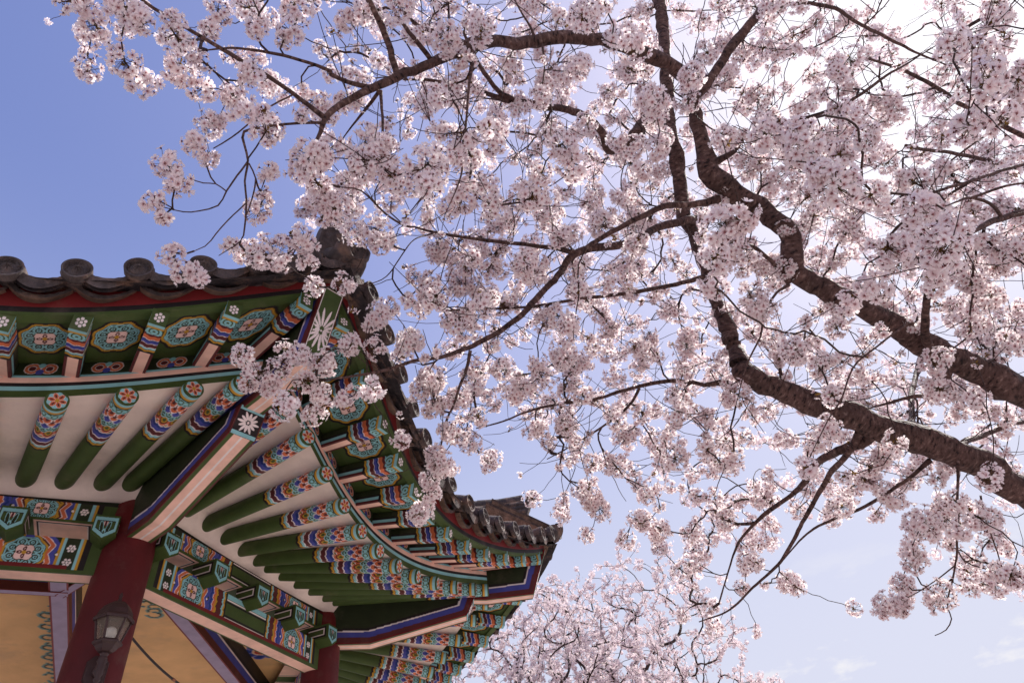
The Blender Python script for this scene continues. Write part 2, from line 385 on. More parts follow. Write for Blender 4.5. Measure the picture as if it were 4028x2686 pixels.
def bracket_block(s):
    mb = MB(); hw, f = .031, .088
    zb, zt, zl = .972, 1.0515, 1.002
    # front pentagon panel
    n = 72; u = np.linspace(-hw, hw, n); 
    prof = lambda uu: zl - (1 - np.abs(uu) / hw) * .0 - .012 * (1 - np.abs(uu) / hw)   # bottom edge dips to a point
    U_, T_ = np.meshgrid(u, np.linspace(0, 1, n), indexing='ij'); zb_ = .999 - .022 * (1 - np.abs(U_) / hw) 
    Zz = zb_ + (zt - zb_) * T_
    Cc = np.empty(U_.shape + (3,)); Cc[:] = GREEN
    x = U_ / hw; y = (Zz - .977) / (zt - .977)
    e = np.minimum(np.minimum(1 - np.abs(x), (1 - y) * 1.2), (y - .30 * np.abs(x)) * 1.05)
    Cc[(e > .10) & (e < .26)] = CYAN; Cc[(e >= .26) & (e < .30)] = BLACK
    ins = e >= .30
    for sg in (-1, 1):
        q = ell(x, y, .26 * sg, .50, .34, .15, math.pi / 2 - sg * .45)
        Cc[ins & (q < 1)] = CYAN; Cc[ins & (q < .55)] = DGREEN
    Cc[ins & (ell(x, y, 0, .72, .17, .16, 0) < 1)] = PINK; Cc[ins & (ell(x, y, 0, .66, .09, .12, 0) < 1)] = BROWN
    Cc[ins & (np.abs(np.hypot(x, y - .30) - .12) < .04) & (y > .3)] = CYAN
    mb.grid(SP(f, s - .5 + U_, Zz), Cc)
    # sides: green with a black edge and white line
    for sg in (-1, 1):
        o = np.linspace(.0, f, 40); zz = np.linspace(0, 1, 30); O_, T_ = np.meshgrid(o, zz, indexing='ij')
        zlow = np.where(O_ > .045, .999, .999 - (.045 - O_) / .045 * .0)
        Zz = zlow + (zt - zlow) * T_
        Cc = np.empty(O_.shape + (3,)); Cc[:] = GREEN
        e = np.minimum(f - O_, np.minimum((zt - Zz), Zz - .999) + .004)
        Cc[(e > .010) & (e < .018)] = BLACK; Cc[(e >= .018) & (e < .0205)] = WHITE
        mb.grid(SP(O_, s - .5 + sg * hw, Zz), Cc, flip=sg > 0)
    # underside wedge
    for sg in (-1, 1):
        V = SP([f, f, .0, .0], [s - .5 + sg * hw, s - .5, s - .5, s - .5 + sg * hw], [.999, .977, .977, .999])
        mb.add(V, [(0, 1, 2, 3)] if sg < 0 else [(3, 2, 1, 0)], GREEN)
    V = SP([0, f, f, 0], [s - .5 - hw, s - .5 - hw, s - .5 + hw, s - .5 + hw], zt); mb.add(V, [(0, 1, 2, 3)], GREEN)
    return mb.build('bracket_block', PAINT, pav, smooth=False)
for s in (.066, .284, .5, .716, .934):
    o = bracket_block(s); copies_side(o)

# round rafters
KS = [(-.193, .045), (-.087, .115), (.0465, .208), (.180, .298), (.309, .388), (.435, .470)]
KS = KS + [(1 - a, 1 - b) for a, b in KS[::-1]]
RR = .0238
def rafter(se, sroot, k):
    mb = MB(); u1, u0 = se - .5, sroot - .5
    E_ = SP(RO(u1), u1, RZ(u1)); lift = .30785 * u1 ** 2 * .25
    S_ = SP(.03, u0 + (u0 - u1) * .04, 1.152 + lift * .5)
    d = E_ - S_; d /= np.linalg.norm(d); S2 = S_ - d * .25 * L; ln = np.linalg.norm(E_ - S2)
    side = np.cross(d, [0, 0, 1]); side /= np.linalg.norm(side); up = np.cross(side, d)
    na = 54; th = np.linspace(-math.pi, math.pi, na, endpoint=False); pl = .255 * L
    v = np.concatenate([np.linspace(0, ln - pl - .003, 8), ln - pl + np.linspace(0, 1, 120) * pl])
    q = (v - (ln - pl)) / pl
    TH, V_ = np.meshgrid(th, v, indexing='ij'); Qm = np.broadcast_to(q, TH.shape)
    Cc = paint_rafter(TH + k * .7, np.clip(Qm, 0, 1)); Cc[Qm < 0] = GREEN
    rad = RR * L * (1 + .10 * (1 - V_ / ln))
    P = S2 + d * V_[..., None] + (np.sin(TH) * rad)[..., None] * side - (np.cos(TH) * rad)[..., None] * up
    mb.grid(P, Cc, wrap=True, flip=True)
    rr = np.linspace(0, 1, 26); Rm, TH = np.meshgrid(rr, np.linspace(-math.pi, math.pi, 61), indexing='ij')
    X, Y = Rm * np.sin(TH), -Rm * np.cos(TH)
    P = E_ + (X * RR * L)[..., None] * side + (Y * RR * L)[..., None] * up + d * .001
    mb.grid(P, paint_cap(X, Y), flip=True)
    return mb.build('rafter', PAINT, pav)
for k, (a, b) in enumerate(KS):
    copies_side(rafter(a, b, k))
# plaster between the rafters
def plaster():
    mb = MB(); t = np.linspace(-1, 1, 81); f = np.linspace(0, 1, 26)
    T_, Fm = np.meshgrid(t, f, indexing='ij')
    ue = T_ * UR; oe = RO(ue) - .02; ze = RZ(ue) + .030
    u0 = T_ * (.5 + .03 * .414)
    o0 = .03; O_ = o0 + (oe - o0) * Fm; U_ = u0 + (ue - u0) * Fm
    zs = 1.1135 + .30785 * ue ** 2 * .08
    zlin = (1.152 + .30785 * ue ** 2 * .25 * .5 + .012) + (ze - (1.152 + .30785 * ue ** 2 * .125 + .012)) * Fm
    bl = np.clip((O_ - .048) / .05, 0, 1); bl = bl * bl * (3 - 2 * bl)
    Zz = zs * (1 - bl) + zlin * bl
    mb.grid(SP(O_, U_, Zz), PLASTER, flip=False)
    return mb.build('plaster_soffit', PLAS, pav)
o = plaster(); all_sides(o)
# curved board over the rafter ends
def lower_board():
    mb = MB(); u = np.linspace(-UR, UR, 121)
    prof = [(-.020, .028, GREEN), (-.020, .0475, GREEN), (-.020, .0480, CYAN), (-.020, .0595, CYAN), (-.0198, .0600, BLACK), (-.0198, .0700, BLACK),
            (-.0196, .0705, PEACH), (-.0195, .086, PEACH), (-.0195, .0865, CYAN), (-.0195, .0905, CYAN), (-.06, .0905, DGREEN)]
    P = np.stack([SP(RO(u) + o_, u, RZ(u) + z_) for o_, z_, c in prof], 1); Cc = np.broadcast_to(np.array([c for *_, c in prof]), P.shape)
    mb.grid(P, Cc)
    return mb.build('lower_eave_board', PAINT, pav, smooth=False)
all_sides(lower_board())
# flying rafters
BK = [(-.294, -.193), (-.136, -.087), (.0102, .0465), (.153, .180), (.289, .309), (.432, .435)]
BK = BK + [(1 - a, 1 - b) for a, b in BK[::-1]]
BW, BHt = .0175, .0210
def bframe(se, sroot):
    u1, u0 = se - .5, sroot - .5
    E_ = SP(BO(u1), u1, BZ(u1)); S_ = SP(RO(u0) - .035, u0 + (u0 - u1) * .1, RZ(u0) + .0905 + BHt)
    return S_, E_
def flying(se, sroot):
    mb = MB(); S_, E_ = bframe(se, sroot); d = E_ - S_; ln = np.linalg.norm(d); d /= ln
    side = np.cross(d, [0, 0, 1]); side /= np.linalg.norm(side); up = np.cross(side, d)
    pl = .125 * L; v = np.concatenate([np.linspace(0, ln - pl - .002, 5), ln - pl + np.linspace(0, 1, 90) * pl]); q = (v - ln + pl) / pl
    for face, a, b in (('b', side, -up), ('l', up, -side), ('r', up, side)):
        e = np.linspace(-1, 1, 31); E2, V_ = np.meshgrid(e, v, indexing='ij'); Q_ = np.broadcast_to(q, E2.shape)
        Cc = paint_buyeon(np.clip(Q_, 0, 1), E2, face)
        pm = Q_ < 0
        if face == 'b': pc = np.where(np.abs(E2)[..., None] > .66, BROWN, PEACH)
        else:
            pc = np.where((E2 < -.62)[..., None], BROWN, np.where((E2 < -.15)[..., None], CYAN, np.where((E2 < .15)[..., None], BLACK, DGREEN)))
        Cc[pm] = pc[pm]
        ha, hb = (BW, BHt) if face == 'b' else (BHt, BW)
        P = S_ + d * V_[..., None] + (E2 * ha * L)[..., None] * a + b * hb * L
        mb.grid(P, Cc, flip=face != 'l')
    e = np.linspace(-1, 1, 41); X, Y = np.meshgrid(e, e, indexing='ij'); Cc = np.empty(X.shape + (3,)); Cc[:] = GREEN
    for k in range(7):
        rr = 0 if k == 6 else .46; a = k * math.pi / 3 + .52
        Cc[circ(X, Y, rr * math.cos(a), rr * math.sin(a), .19)] = WHITE
    mb.grid(E_ + (X * BW * L)[..., None] * side + (Y * BHt * L)[..., None] * up, Cc, flip=True)
    V = np.array([S_ + up * BHt * L + side * BW * L, S_ + up * BHt * L - side * BW * L, E_ + up * BHt * L - side * BW * L, E_ + up * BHt * L + side * BW * L])
    mb.add(V, [(0, 1, 2, 3)], DGREEN)
    return mb.build('flying_rafter', PAINT, pav, smooth=False)
for a, b in BK: copies_side(flying(a, b))
# green boards over the flying rafters, one per gap, with a painted medallion and curls
def soffit_board(k):
    mb = MB()
    def line(j):
        if j < 0: u1, u0 = -UB, -UR
        elif j > 11: u1, u0 = UB, UR
        else: u1, u0 = BK[j][0] - .5, BK[j][1] - .5
        return u0, u1
    (a0, a1), (b0, b1) = line(k - 1), line(k)
    nt_, nv = 90, 80
    T_, V_ = np.meshgrid(np.linspace(0, 1, nt_), np.linspace(0, 1, nv), indexing='ij')
    TB, VB = np.meshgrid(np.linspace(0, 1, nt_), np.linspace(0, 1, 50), indexing='ij')
    ub = a0 + (b0 - a0) * TB; hb = 2 * BHt + .006
    Cb = np.empty(TB.shape + (3,)); Cb[:] = DGREEN
    xb = (TB - .5) * abs(b0 - a0); yb = (VB - .52) * hb
    if 0 < k < 12:
        for sg in (-1, 1):
            d = np.hypot(xb - sg * .0165, yb * 1.0)
            Cb[d < .0160] = WHITE; Cb[d < .0145] = ORANGE; Cb[d < .0085] = WHITE; Cb[d < .0072] = BROWN
        Cb[np.hypot(xb, yb + .010) < .008] = BLUE; Cb[np.hypot(xb, yb - .010) < .007] = CYAN
    Cb[VB < .09] = CYAN
    mb.grid(SP(RO(ub) - .0215, ub, RZ(ub) + .0900 + hb * VB), Cb)
    u0 = a0 + (b0 - a0) * T_; u1 = a1 + (b1 - a1) * T_
    o0, z0 = RO(u0) - .022, RZ(u0) + .0905 + 2 * BHt; o1, z1 = BO(u1) + .006, BZ(u1) + BHt
    U_, O_, Zz = u0 + (u1 - u0) * V_, o0 + (o1 - o0) * V_, z0 + (z1 - z0) * V_
    P = SP(O_, U_, Zz)
    Cc = np.empty(T_.shape + (3,)); Cc[:] = GREEN
    # metric coordinates on the board
    W_ = np.linalg.norm(SP(0, b0 + (b1 - b0) * .55, 0) - SP(0, a0 + (a1 - a0) * .55, 0)) / L
    dep = .26
    x = (T_ - .5) * W_; y = (V_ - .52) * dep
    if 0 < k < 12:
        rm = np.hypot(x / .049, y / .075)
        mk = rm < 1.2; sub = Cc[mk].copy(); medallion(sub, (x / .049)[mk], (y / .075)[mk]); Cc[mk] = sub
    mb.grid(P, Cc)
    return mb.build('soffit_board', PAINT, pav)
for k in range(13):
    o = soffit_board(k); copies_side(o)
    if k == 6: pass
def upper_board():
    mb = MB(); u = np.linspace(-UB, UB, 161)
    prof = [(-.02, BHt - .003, GREEN), (.006, BHt - .003, GREEN), (.006, .0255, GREEN), (.0062, .026, BLACK), (.0068, .0405, BLACK), (.0070, .041, RED), (.014, .085, RED), (.02, .12, RED), (-.1, .13, RED)]
    P = np.stack([SP(BO(u) + o_, u, BZ(u) + z_) for o_, z_, c in prof], 1); Cc = np.broadcast_to(np.array([c for *_, c in prof]), P.shape)
    mb.grid(P, Cc)
    return mb.build('upper_eave_board', PAINT, pav, smooth=False)
all_sides(upper_board())
def plain_soffit():        # the far sides, out of the photo
    mb = MB(); t = np.linspace(-1, 1, 41); f = np.linspace(0, 1, 5); T_, Fm = np.meshgrid(t, f, indexing='ij')
    u0, u1 = T_ * UR, T_ * UB
    o0, z0 = RO(u0) - .03, RZ(u0) + .135; o1, z1 = BO(u1) + .006, BZ(u1) + BHt
    mb.grid(SP(o0 + (o1 - o0) * Fm, u0 + (u1 - u0) * Fm, z0 + (z1 - z0) * Fm), GREEN)
    return mb.build('soffit_board', PAINT, pav)
o = plain_soffit(); o.rotation_euler = (0, 0, side_rot(4))
for i in (5, 6, 7): putcopy(o, side_rot(i))

# hip rafters
def hip_piece(name, bot, top, slant, half, front):
    "bot: list of (r,z) along the bottom; top z at inner and outer end; slant: how far the end face leans out"
    mb = MB(); bot = np.array(bot); n1, n2 = 200, 70
    f = np.linspace(0, 1, n1); r = bot[0, 0] + (bot[-1, 0] - bot[0, 0]) * f; zb = np.interp(r, bot[:, 0], bot[:, 1])
    Rm, V_ = np.meshgrid(r, np.linspace(0, 1, n2), indexing='ij'); Zb = np.broadcast_to(zb[:, None], Rm.shape)
    Zt = (top[0] + (top[1] - top[0]) * f)[:, None]; Zz = Zb + (Zt - Zb) * V_
    endw = np.clip((f[:, None] - .6) / .4, 0, 1)
    R2 = Rm + endw * slant * V_
    eb = np.full(Rm.shape, 9.)
    for i in range(len(bot) - 1):
        p, q = bot[i], bot[i + 1]; dx, dz = q - p; ll = dx * dx + dz * dz
        t = np.clip(((R2 - p[0]) * dx + (Zz - p[1]) * dz) / ll, 0, 1); eb = np.minimum(eb, np.hypot(R2 - p[0] - t * dx, Zz - p[1] - t * dz))
    re = bot[-1, 0] + slant * V_; ee = (re - R2) * (Zt - Zb) / np.hypot(slant, Zt - Zb)
    e = np.minimum(eb, ee)
    Cc = np.empty(Rm.shape + (3,)); Cc[:] = DGREEN
    for a, b, c in ((.050, .060, BLACK), (.0445, .050, WHITE), (.0235, .0445, BLUE), (.006, .0235, BROWN), (0, .006, RED)): Cc[(e >= a) & (e < b)] = c
    for sg in (-1, 1): mb.grid(HP(R2, sg * half, Zz), Cc, flip=sg > 0)
    tt = np.linspace(-1, 1, 41); Rm, T_ = np.meshgrid(r, tt, indexing='ij'); Cc = np.empty(Rm.shape + (3,)); Cc[:] = PEACH
    Cc[np.abs(T_) > .62] = GREEN; Cc[np.abs(T_) > .9] = BROWN; Cc[np.abs(T_) < .055] = WHITE
    mb.grid(HP(Rm, T_ * half, zb[:, None]), Cc, flip=True)
    e_ = np.linspace(0, 1, 110); X, Y = np.meshgrid(np.linspace(-1, 1, 60), e_, indexing='ij'); Cc = np.empty(X.shape + (3,))
    H = math.hypot(slant, top[1] - bot[-1, 1]); asp = H / (2 * half)
    if front == 'panel':
        flower_white(Cc, X * 1.12, (Y - .5) * 2 * asp * 1.12, 12, BLACK); Cc[(Y < .13) | (Y > .87)] = CYAN
        Cc[np.abs(X) > .9] = BROWN
    else:
        Cc[:] = GREEN
        y = (Y - .42) * 2 * asp
        for k in range(18):
            a = k * 2 * math.pi / 18; up_ = .5 + .5 * math.sin(a); ln = .62 + 1.35 * abs(math.sin(a)) ** 1.6 * (1.2 if math.sin(a) > 0 else .9)
            cx, cy = .60 * ln * math.cos(a), .60 * ln * math.sin(a)
            Cc[ell(X, y, cx, cy, .40 * ln, .085 + .035 * abs(math.sin(a)), a) < 1] = WHITE
        Cc[np.hypot(X, y) < .13] = GREEN; Cc[np.hypot(X, y) < .09] = WHITE
        ed = np.minimum(1 - np.abs(X), np.minimum(Y, 1 - Y) * 2 * asp); Cc[(ed > .08) & (ed < .15)] = WHITE; Cc[ed < .05] = BROWN
    re = bot[-1, 0] + slant * Y; ze = bot[-1, 1] + (top[1] - bot[-1, 1]) * Y
    mb.grid(HP(re + .0015, X * half, ze), Cc)
    V = HP([bot[0, 0], bot[0, 0], bot[-1, 0] + slant, bot[-1, 0] + slant], [-half, half, half, -half], [top[0], top[0], top[1], top[1]])
    mb.add(V, [(0, 3, 2, 1)], DGREEN)
    return mb.build(name, PAINT, pav, smooth=False)
h1 = hip_piece('hip_rafter', [(-.25, 1.03), (.068, 1.001), (.188, .991), (.574, 1.061)], (1.30, 1.128), .035, .036, 'panel')
h2 = hip_piece('upper_hip_rafter', [(.10, 1.13), (.575, 1.128), (.66, 1.118), (.857, 1.122)], (1.32, 1.311), .077, .0285, 'leaf')
for h in (h1, h2):
    h.rotation_euler = (0, 0, hip_rot(1))
    for i in (0, 2, 3, -1): putcopy(h, hip_rot(i))

# ------------------------------------------------------------------ roof tiles
TILE = lin(82, 73, 72); TILED = lin(52, 47, 50)
LIFT = lambda u: BZ(u) - 1.0782
def roofz(o, u):
    w_ = np.clip((o + AP) / 2.03, 0, 1.1); ue = np.clip(u / np.maximum(w_, .05), -1, 1) 
    x = .83 - o
    return 1.152 + .40 * x + .07 * x * x + LIFT(ue) * np.clip(w_, 0, 1.05) ** 2.5
def roof_surface():
    mb = MB(); t = np.linspace(-1, 1, 61); o = np.linspace(-AP + .02, .82, 30); T_, O_ = np.meshgrid(t, o, indexing='ij')
    oo = O_ + 0 * T_
    um = .5 + oo * .41421; U_ = T_ * um
    ext = (BO(T_ * UB) - .755) * np.clip((O_ + AP) / 2.03, 0, 1) ** 6
    O2 = O_ + ext; U2 = T_ * (.5 + O2 * .41421)
    mb.grid(SP(O2, U2, roofz(O2, U2)), TILED)
    return mb.build('roof', CLAY, pav)
all_sides(roof_surface())
def tube(mb, pts, rad, na, col, a0=0, a1=2 * math.pi, cap=True, bark=False, phase=0):
    pts = np.asarray(pts, float); n = len(pts); rad = np.broadcast_to(np.asarray(rad, float), (n,))
    t = np.gradient(pts, axis=0); t /= np.linalg.norm(t, axis=1, keepdims=True) + 1e-12
    ref = np.array([0, 0, 1.]) if abs(t[:, 2]).mean() < .8 else np.array([1., 0, 0])
    s = np.cross(t, ref); s /= np.linalg.norm(s, axis=1, keepdims=True) + 1e-12; uu = np.cross(s, t)
    full = abs(a1 - a0 - 2 * math.pi) < 1e-6
    a = np.linspace(a0, a1, na, endpoint=not full)
    rr = rad[None, :]
    if bark:
        A_ = a[:, None]; arc = np.concatenate([[0], np.cumsum(np.linalg.norm(np.diff(pts, axis=0), axis=1))])[None, :]
        rb = np.random.default_rng(int(phase * 10) + 3); nz_ = 0
        if na > 8:
            for _ in range(16):
                nz_ = nz_ + rb.uniform(.008, .026) * np.sin(rb.integers(0, 6) * A_ + arc * rb.uniform(-1, 1) * 75 + rb.uniform(0, 6.3))
        rr = rr * (1 + nz_)
        bco = np.stack([np.broadcast_to(arc + phase * 3.7, (na, n)), np.cos(A_) * rad + 0 * arc, np.sin(A_) * rad + 0 * arc], -1).reshape(-1, 3)
    else: bco = None
    P = pts[None] + (np.cos(a)[:, None] * rr)[..., None] * s[None] + (np.sin(a)[:, None] * rr)[..., None] * uu[None]
    mb.grid(P, col, wrap=full, flip=False, bco=bco)
    if cap and full:
        for e, fl in ((0, True), (-1, False)):
            V = np.concatenate([P[:, e], pts[e:e + 1] if e == 0 else pts[-1:]]); k = np.arange(na)
            Ff = np.stack([k, (k + 1) % na, np.full(na, na)], 1)
            mb.add(V, Ff if not fl else Ff[:, ::-1], col, None if bco is None else np.zeros((len(V), 3)))
def disc_end(mb, c, nrm, up, r, th):
    "round end tile with a raised rim and a lotus in relief"
    nrm = nrm / np.linalg.norm(nrm); side = np.cross(up, nrm); side /= np.linalg.norm(side); u2 = np.cross(nrm, side)
    rr = np.array([0, .06, .12, .2, .3, .40, .46, .52, .6, .68, .76, .82, .88, .94, 1.0]); a = np.linspace(0, 2 * math.pi, 65)
    A_, Rm = np.meshgrid(a, rr, indexing='ij')
    h = np.where(Rm < .45, .38 * (1 - (Rm / .45) ** 2) * (.55 + .45 * np.cos(4 * A_) ** 2), 0) + np.where((Rm > .5) & (Rm < .56), .10, 0)
    h = h + np.where((Rm > .6) & (Rm < .8), (.17) * np.sin(11 * A_ + 6 * np.sin(3 * A_) + Rm * 20), 0) + np.where(Rm > .85, .26, 0)
    tip = 1 + .10 * np.clip(-np.sin(A_), 0, 1) ** 6 * Rm
    P = c + (np.cos(A_) * Rm * r)[..., None] * side + (np.sin(A_) * Rm * r * tip)[..., None] * u2 + (h * r)[..., None] * nrm
    mb.grid(P, TILE)
    Rim = np.stack([P[:, -1], P[:, -1] - nrm * th], 1); mb.grid(Rim, TILE)
    B_ = Rim[:, 1]; V = np.concatenate([B_, [B_.mean(0)]]); k = np.arange(64); mb.add(V, np.stack([k + 1, k, np.full(64, 65)], 1), TILE)
UD = [.0775 + .1175 * k for k in range(8)]; UD = [-u for u in UD[::-1]] + UD
def cover_row(u, seed):
    rg = np.random.default_rng(seed); mb = MB(); oe = BO(u) + .071; ze = BZ(u) + .094
    omin = max((abs(u) - .5) / .41421, -AP) + .03; omin = max(omin, -AP + .06)
    n = 26; o = np.linspace(oe - .012, min(omin, oe - .06), n)
    zr = roofz(o, np.full(n, u)) + .022; sh = np.linspace(0, 1, n); zr = zr + (ze + .004 - zr[0]) * np.exp(-sh * 9) 
    # a row of separate half-round tiles
    P = SP(o, u + 0 * o, zr); nseg = max(1, int((o[0] - o[-1]) / .135)); cuts = np.linspace(0, n - 1, nseg + 1)
    for k in range(nseg):
        f = np.linspace(cuts[k], cuts[k + 1] + (.35 if k < nseg - 1 else 0), 6); f = np.clip(f, 0, n - 1)
        pp = np.stack([np.interp(f, np.arange(n), P[:, j]) for j in range(3)], 1) + np.array([0, rg.normal(0, .004), rg.normal(0, .003)])
        tube(mb, pp, np.linspace(.0285, .0265, 6) * L, 13, TILE * rg.uniform(.75, 1.25), cap=True)
    c = SP(oe, u + rg.normal(0, .002), ze - .002 + rg.normal(0, .002)); dn = np.array([1, 0, .02 + rg.normal(0, .04)]); dn[1] += rg.normal(0, .05)
    disc_end(mb, c, dn, np.array([0, 0, 1.]), .0295 * L, .018 * L)
    return mb.build('cover_tile_row', CLAY, pav)
def pan_row(u, seed):
    rg = np.random.default_rng(seed + 99); mb = MB(); w2 = .0575
    for (do, dz, sag, th, tongue) in ((.028, .088, .035, .012, .0), (.056, .108, .032, .011, .030)):
        x = np.linspace(-1, 1, 17); oe = BO(u) + do + rg.normal(0, .002); zb = BZ(u) + dz + rg.normal(0, .0015)
        sl = (BZ(u + .03) - BZ(u - .03)) / .06
        cr_ = lambda xx: -sag * (1 - xx * xx)
        prof = []
        inn = oe - .30
        ins = np.array([0, .05, .15, .30]);
        for side_, dzz in ((1, 0), (0, -th)):
            O_, X = np.meshgrid(oe - ins, x, indexing='ij')
            Zz = zb + cr_(X) + dzz + (oe - O_) * .36 + sl * X * w2
            P = SP(O_, u + X * w2 * (1 if tongue == 0 else .96), Zz)
            mb.grid(P, TILE * rg.uniform(.8, 1.2) if side_ else lin(112, 92, 80) * rg.uniform(.7, 1.3), flip=not side_)
        # front lip
        zt, zl = zb + cr_(x) + sl * x * w2, zb + cr_(x) - th - tongue * (1 - x ** 2) * .55 + sl * x * w2
        k = np.linspace(0, 1, 5); X, K = np.meshgrid(x, k, indexing='ij')
        bump = .0025 * np.sin(X * 23) * np.sin(K * 9)
        P = SP(oe + .006 * K * (1 if tongue else 0) + bump, u + X * w2, zl[:, None] + (zt - zl)[:, None] * K)
        mb.grid(P, TILE * rg.uniform(.8, 1.3))
        if tongue:
            P2 = P.copy(); P2[..., 0] -= .012 * L; mb.grid(P2, TILED, flip=True); 
    return mb.build('pan_tile_row', CLAY, pav)
for k, u in enumerate(UD): copies_side(cover_row(u, k))
for k in range(len(UD) - 1): copies_side(pan_row((UD[k] + UD[k + 1]) / 2, k))
# ridges on the hips
def hip_ridge():
    mb = MB(); rg = np.random.default_rng(5)
    r = np.array([.872, .76, .643, .5, .3, .0, -.3, -.7, -1.2]); zt = np.array([1.572, 1.560, 1.562, 1.572, 1.60, 1.67, 1.78, 1.99, 2.33])
    P = HP(r, 0, zt)
    f = np.linspace(0, 8, 40); pts = np.stack([np.interp(f, np.arange(9), P[:, j]) for j in range(3)], 1)
    for k in range(0, 39, 3):
        tube(mb, pts[k:min(k + 4, 40)] + np.array([0, 0, rg.normal(0, .003)]), .030 * L, 14, TILE * rg.uniform(.8, 1.3))
    for lay in range(5):
        z0 = -.022 - .026 * lay; hw = .040 + .004 * lay
        for k in range(0, 39, 3):
            q = pts[k:min(k + 4, 40)]
            if lay > 2 and k > 18: continue
            off = np.array([0, 0, z0 * L + rg.normal(0, .003)]); ww = hw * L + rg.normal(0, .006); c = TILE * rg.uniform(.6, 1.25)
            for sg in (-1, 1):
                a = q + off + np.array([0, sg * ww, -.010 * L]); b = q + off + np.array([0, sg * ww, .004 * L]); cc = q + off + np.array([0, 0, .008 * L]); dd = q + off + np.array([0, sg * ww * .8, -.016 * L])
                mb.grid(np.stack([dd, a, b, cc], 1), c, flip=sg < 0)
    # mortar and backing
    for sg in (-1, 1):
        a = pts + np.array([0, sg * .034 * L, -.16 * L]); b = pts + np.array([0, sg * .030 * L, -.01 * L]); mb.grid(np.stack([a, b], 1), lin(120, 100, 86), flip=sg < 0)
    # two discs below the end tile
    fd = np.array([1, 0, -.45])
    disc_end(mb, HP(.855, 0, 1.508)[None][0], fd, np.array([0, 0, 1.]), .027 * L, .03 * L)
    disc_end(mb, HP(.872, 0, 1.452)[None][0], fd + np.array([0, 0, -.3]), np.array([0, 0, 1.]), .030 * L, .03 * L)
    tube(mb, HP([.86, .70], 0, [1.506, 1.50]), .023 * L, 12, TILE)
    tube(mb, HP([.875, .70], 0, [1.450, 1.45]), .026 * L, 12, TILE)
    # cover and trough at the very corner
    tube(mb, HP([.985, .90, .80], 0, [1.368, 1.39, 1.44]), .028 * L, 13, TILE)
    disc_end(mb, HP(.985, 0, 1.366)[None][0], np.array([1, 0, -.3]), np.array([0, 0, 1.]), .032 * L, .02 * L)
    x = np.linspace(-1, 1, 15); O_, X = np.meshgrid(np.array([.972, .93, .86, .8]), x, indexing='ij')
    for dz in (0, -.014):
        mb.grid(HP(O_, X * .062, 1.352 + dz + .02 * X * X + (.97 - O_) * .25), lin(96, 80, 72), flip=dz == 0)
    P = np.stack([HP(.972, x * .062, 1.352 + .02 * x * x), HP(.975, x * .062, 1.325 + .03 * x * x)], 1); mb.grid(P, TILE)
    return mb.build('hip_ridge', CLAY, pav)
hr = hip_ridge(); hr.rotation_euler = (0, 0, hip_rot(1))
for i in (0, 2, 3, 4, 5, 6, 7): putcopy(hr, hip_rot(i))
def end_tile():
    "tall tile standing up at the end of the ridge"
    mb = MB(); n = 33; t = np.linspace(0, 1, n)
    hw = .043 * np.where(t < .62, .94 + .10 * t, np.sqrt(np.clip(1 - ((t - .62) / .385) ** 2.2, 0, 1)))
    x = np.linspace(-1, 1, 29); T_, X = np.meshgrid(t, x, indexing='ij')
    H = hw[:, None] * X; zz = 1.478 + .142 * T_; rr = .872 + .055 * T_ + .010 * (1 - X ** 2)
    e = np.minimum(1 - np.abs(X), np.minimum(T_, 1 - T_) * 2)
    rel = .006 * np.clip((.22 - e) / .1, 0, 1) + .0035 * (np.sin(X * 9 + 3 * np.sin(T_ * 14)) * np.sin(T_ * 22)) * (e > .22)
    mb.grid(HP(rr + rel, H, zz), TILE, flip=True)
    mb.grid(HP(rr - .022, H, zz), TILE)
    for j in (0, -1): mb.grid(np.stack([HP(rr[:, j] + rel[:, j], H[:, j], zz[:, j]), HP(rr[:, j] - .022, H[:, j], zz[:, j])], 1), TILE, flip=j == -1)
    mb.grid(np.stack([HP(rr[0] + rel[0], H[0], zz[0]), HP(rr[0] - .022, H[0], zz[0])], 1), TILE)
    return mb.build('ridge_end_tile', CLAY, pav)
et = end_tile(); et.rotation_euler = (0, 0, hip_rot(1))
for i in (0, 2, 3, 4, 5, 6, 7): putcopy(et, hip_rot(i))
def finial():
    mb = MB(); prof = np.array([(0.30, 3.9), (.32, 4.0), (.2, 4.1), (.26, 4.25), (.2, 4.4), (.12, 4.5), (.16, 4.62), (.1, 4.74), (.02, 4.86)]); a = np.linspace(0, 2 * math.pi, 24, endpoint=False)
    prof[:, 1] += CZ + roofz(np.array(-AP + .1), np.array(0.)) * L - 4.05
    mb.grid(np.stack([np.cos(a)[:, None] * prof[:, 0], np.sin(a)[:, None] * prof[:, 0], np.broadcast_to(prof[:, 1], (24, 9))], -1), TILE, wrap=True)
    return mb.build('finial', CLAY, pav)
finial()

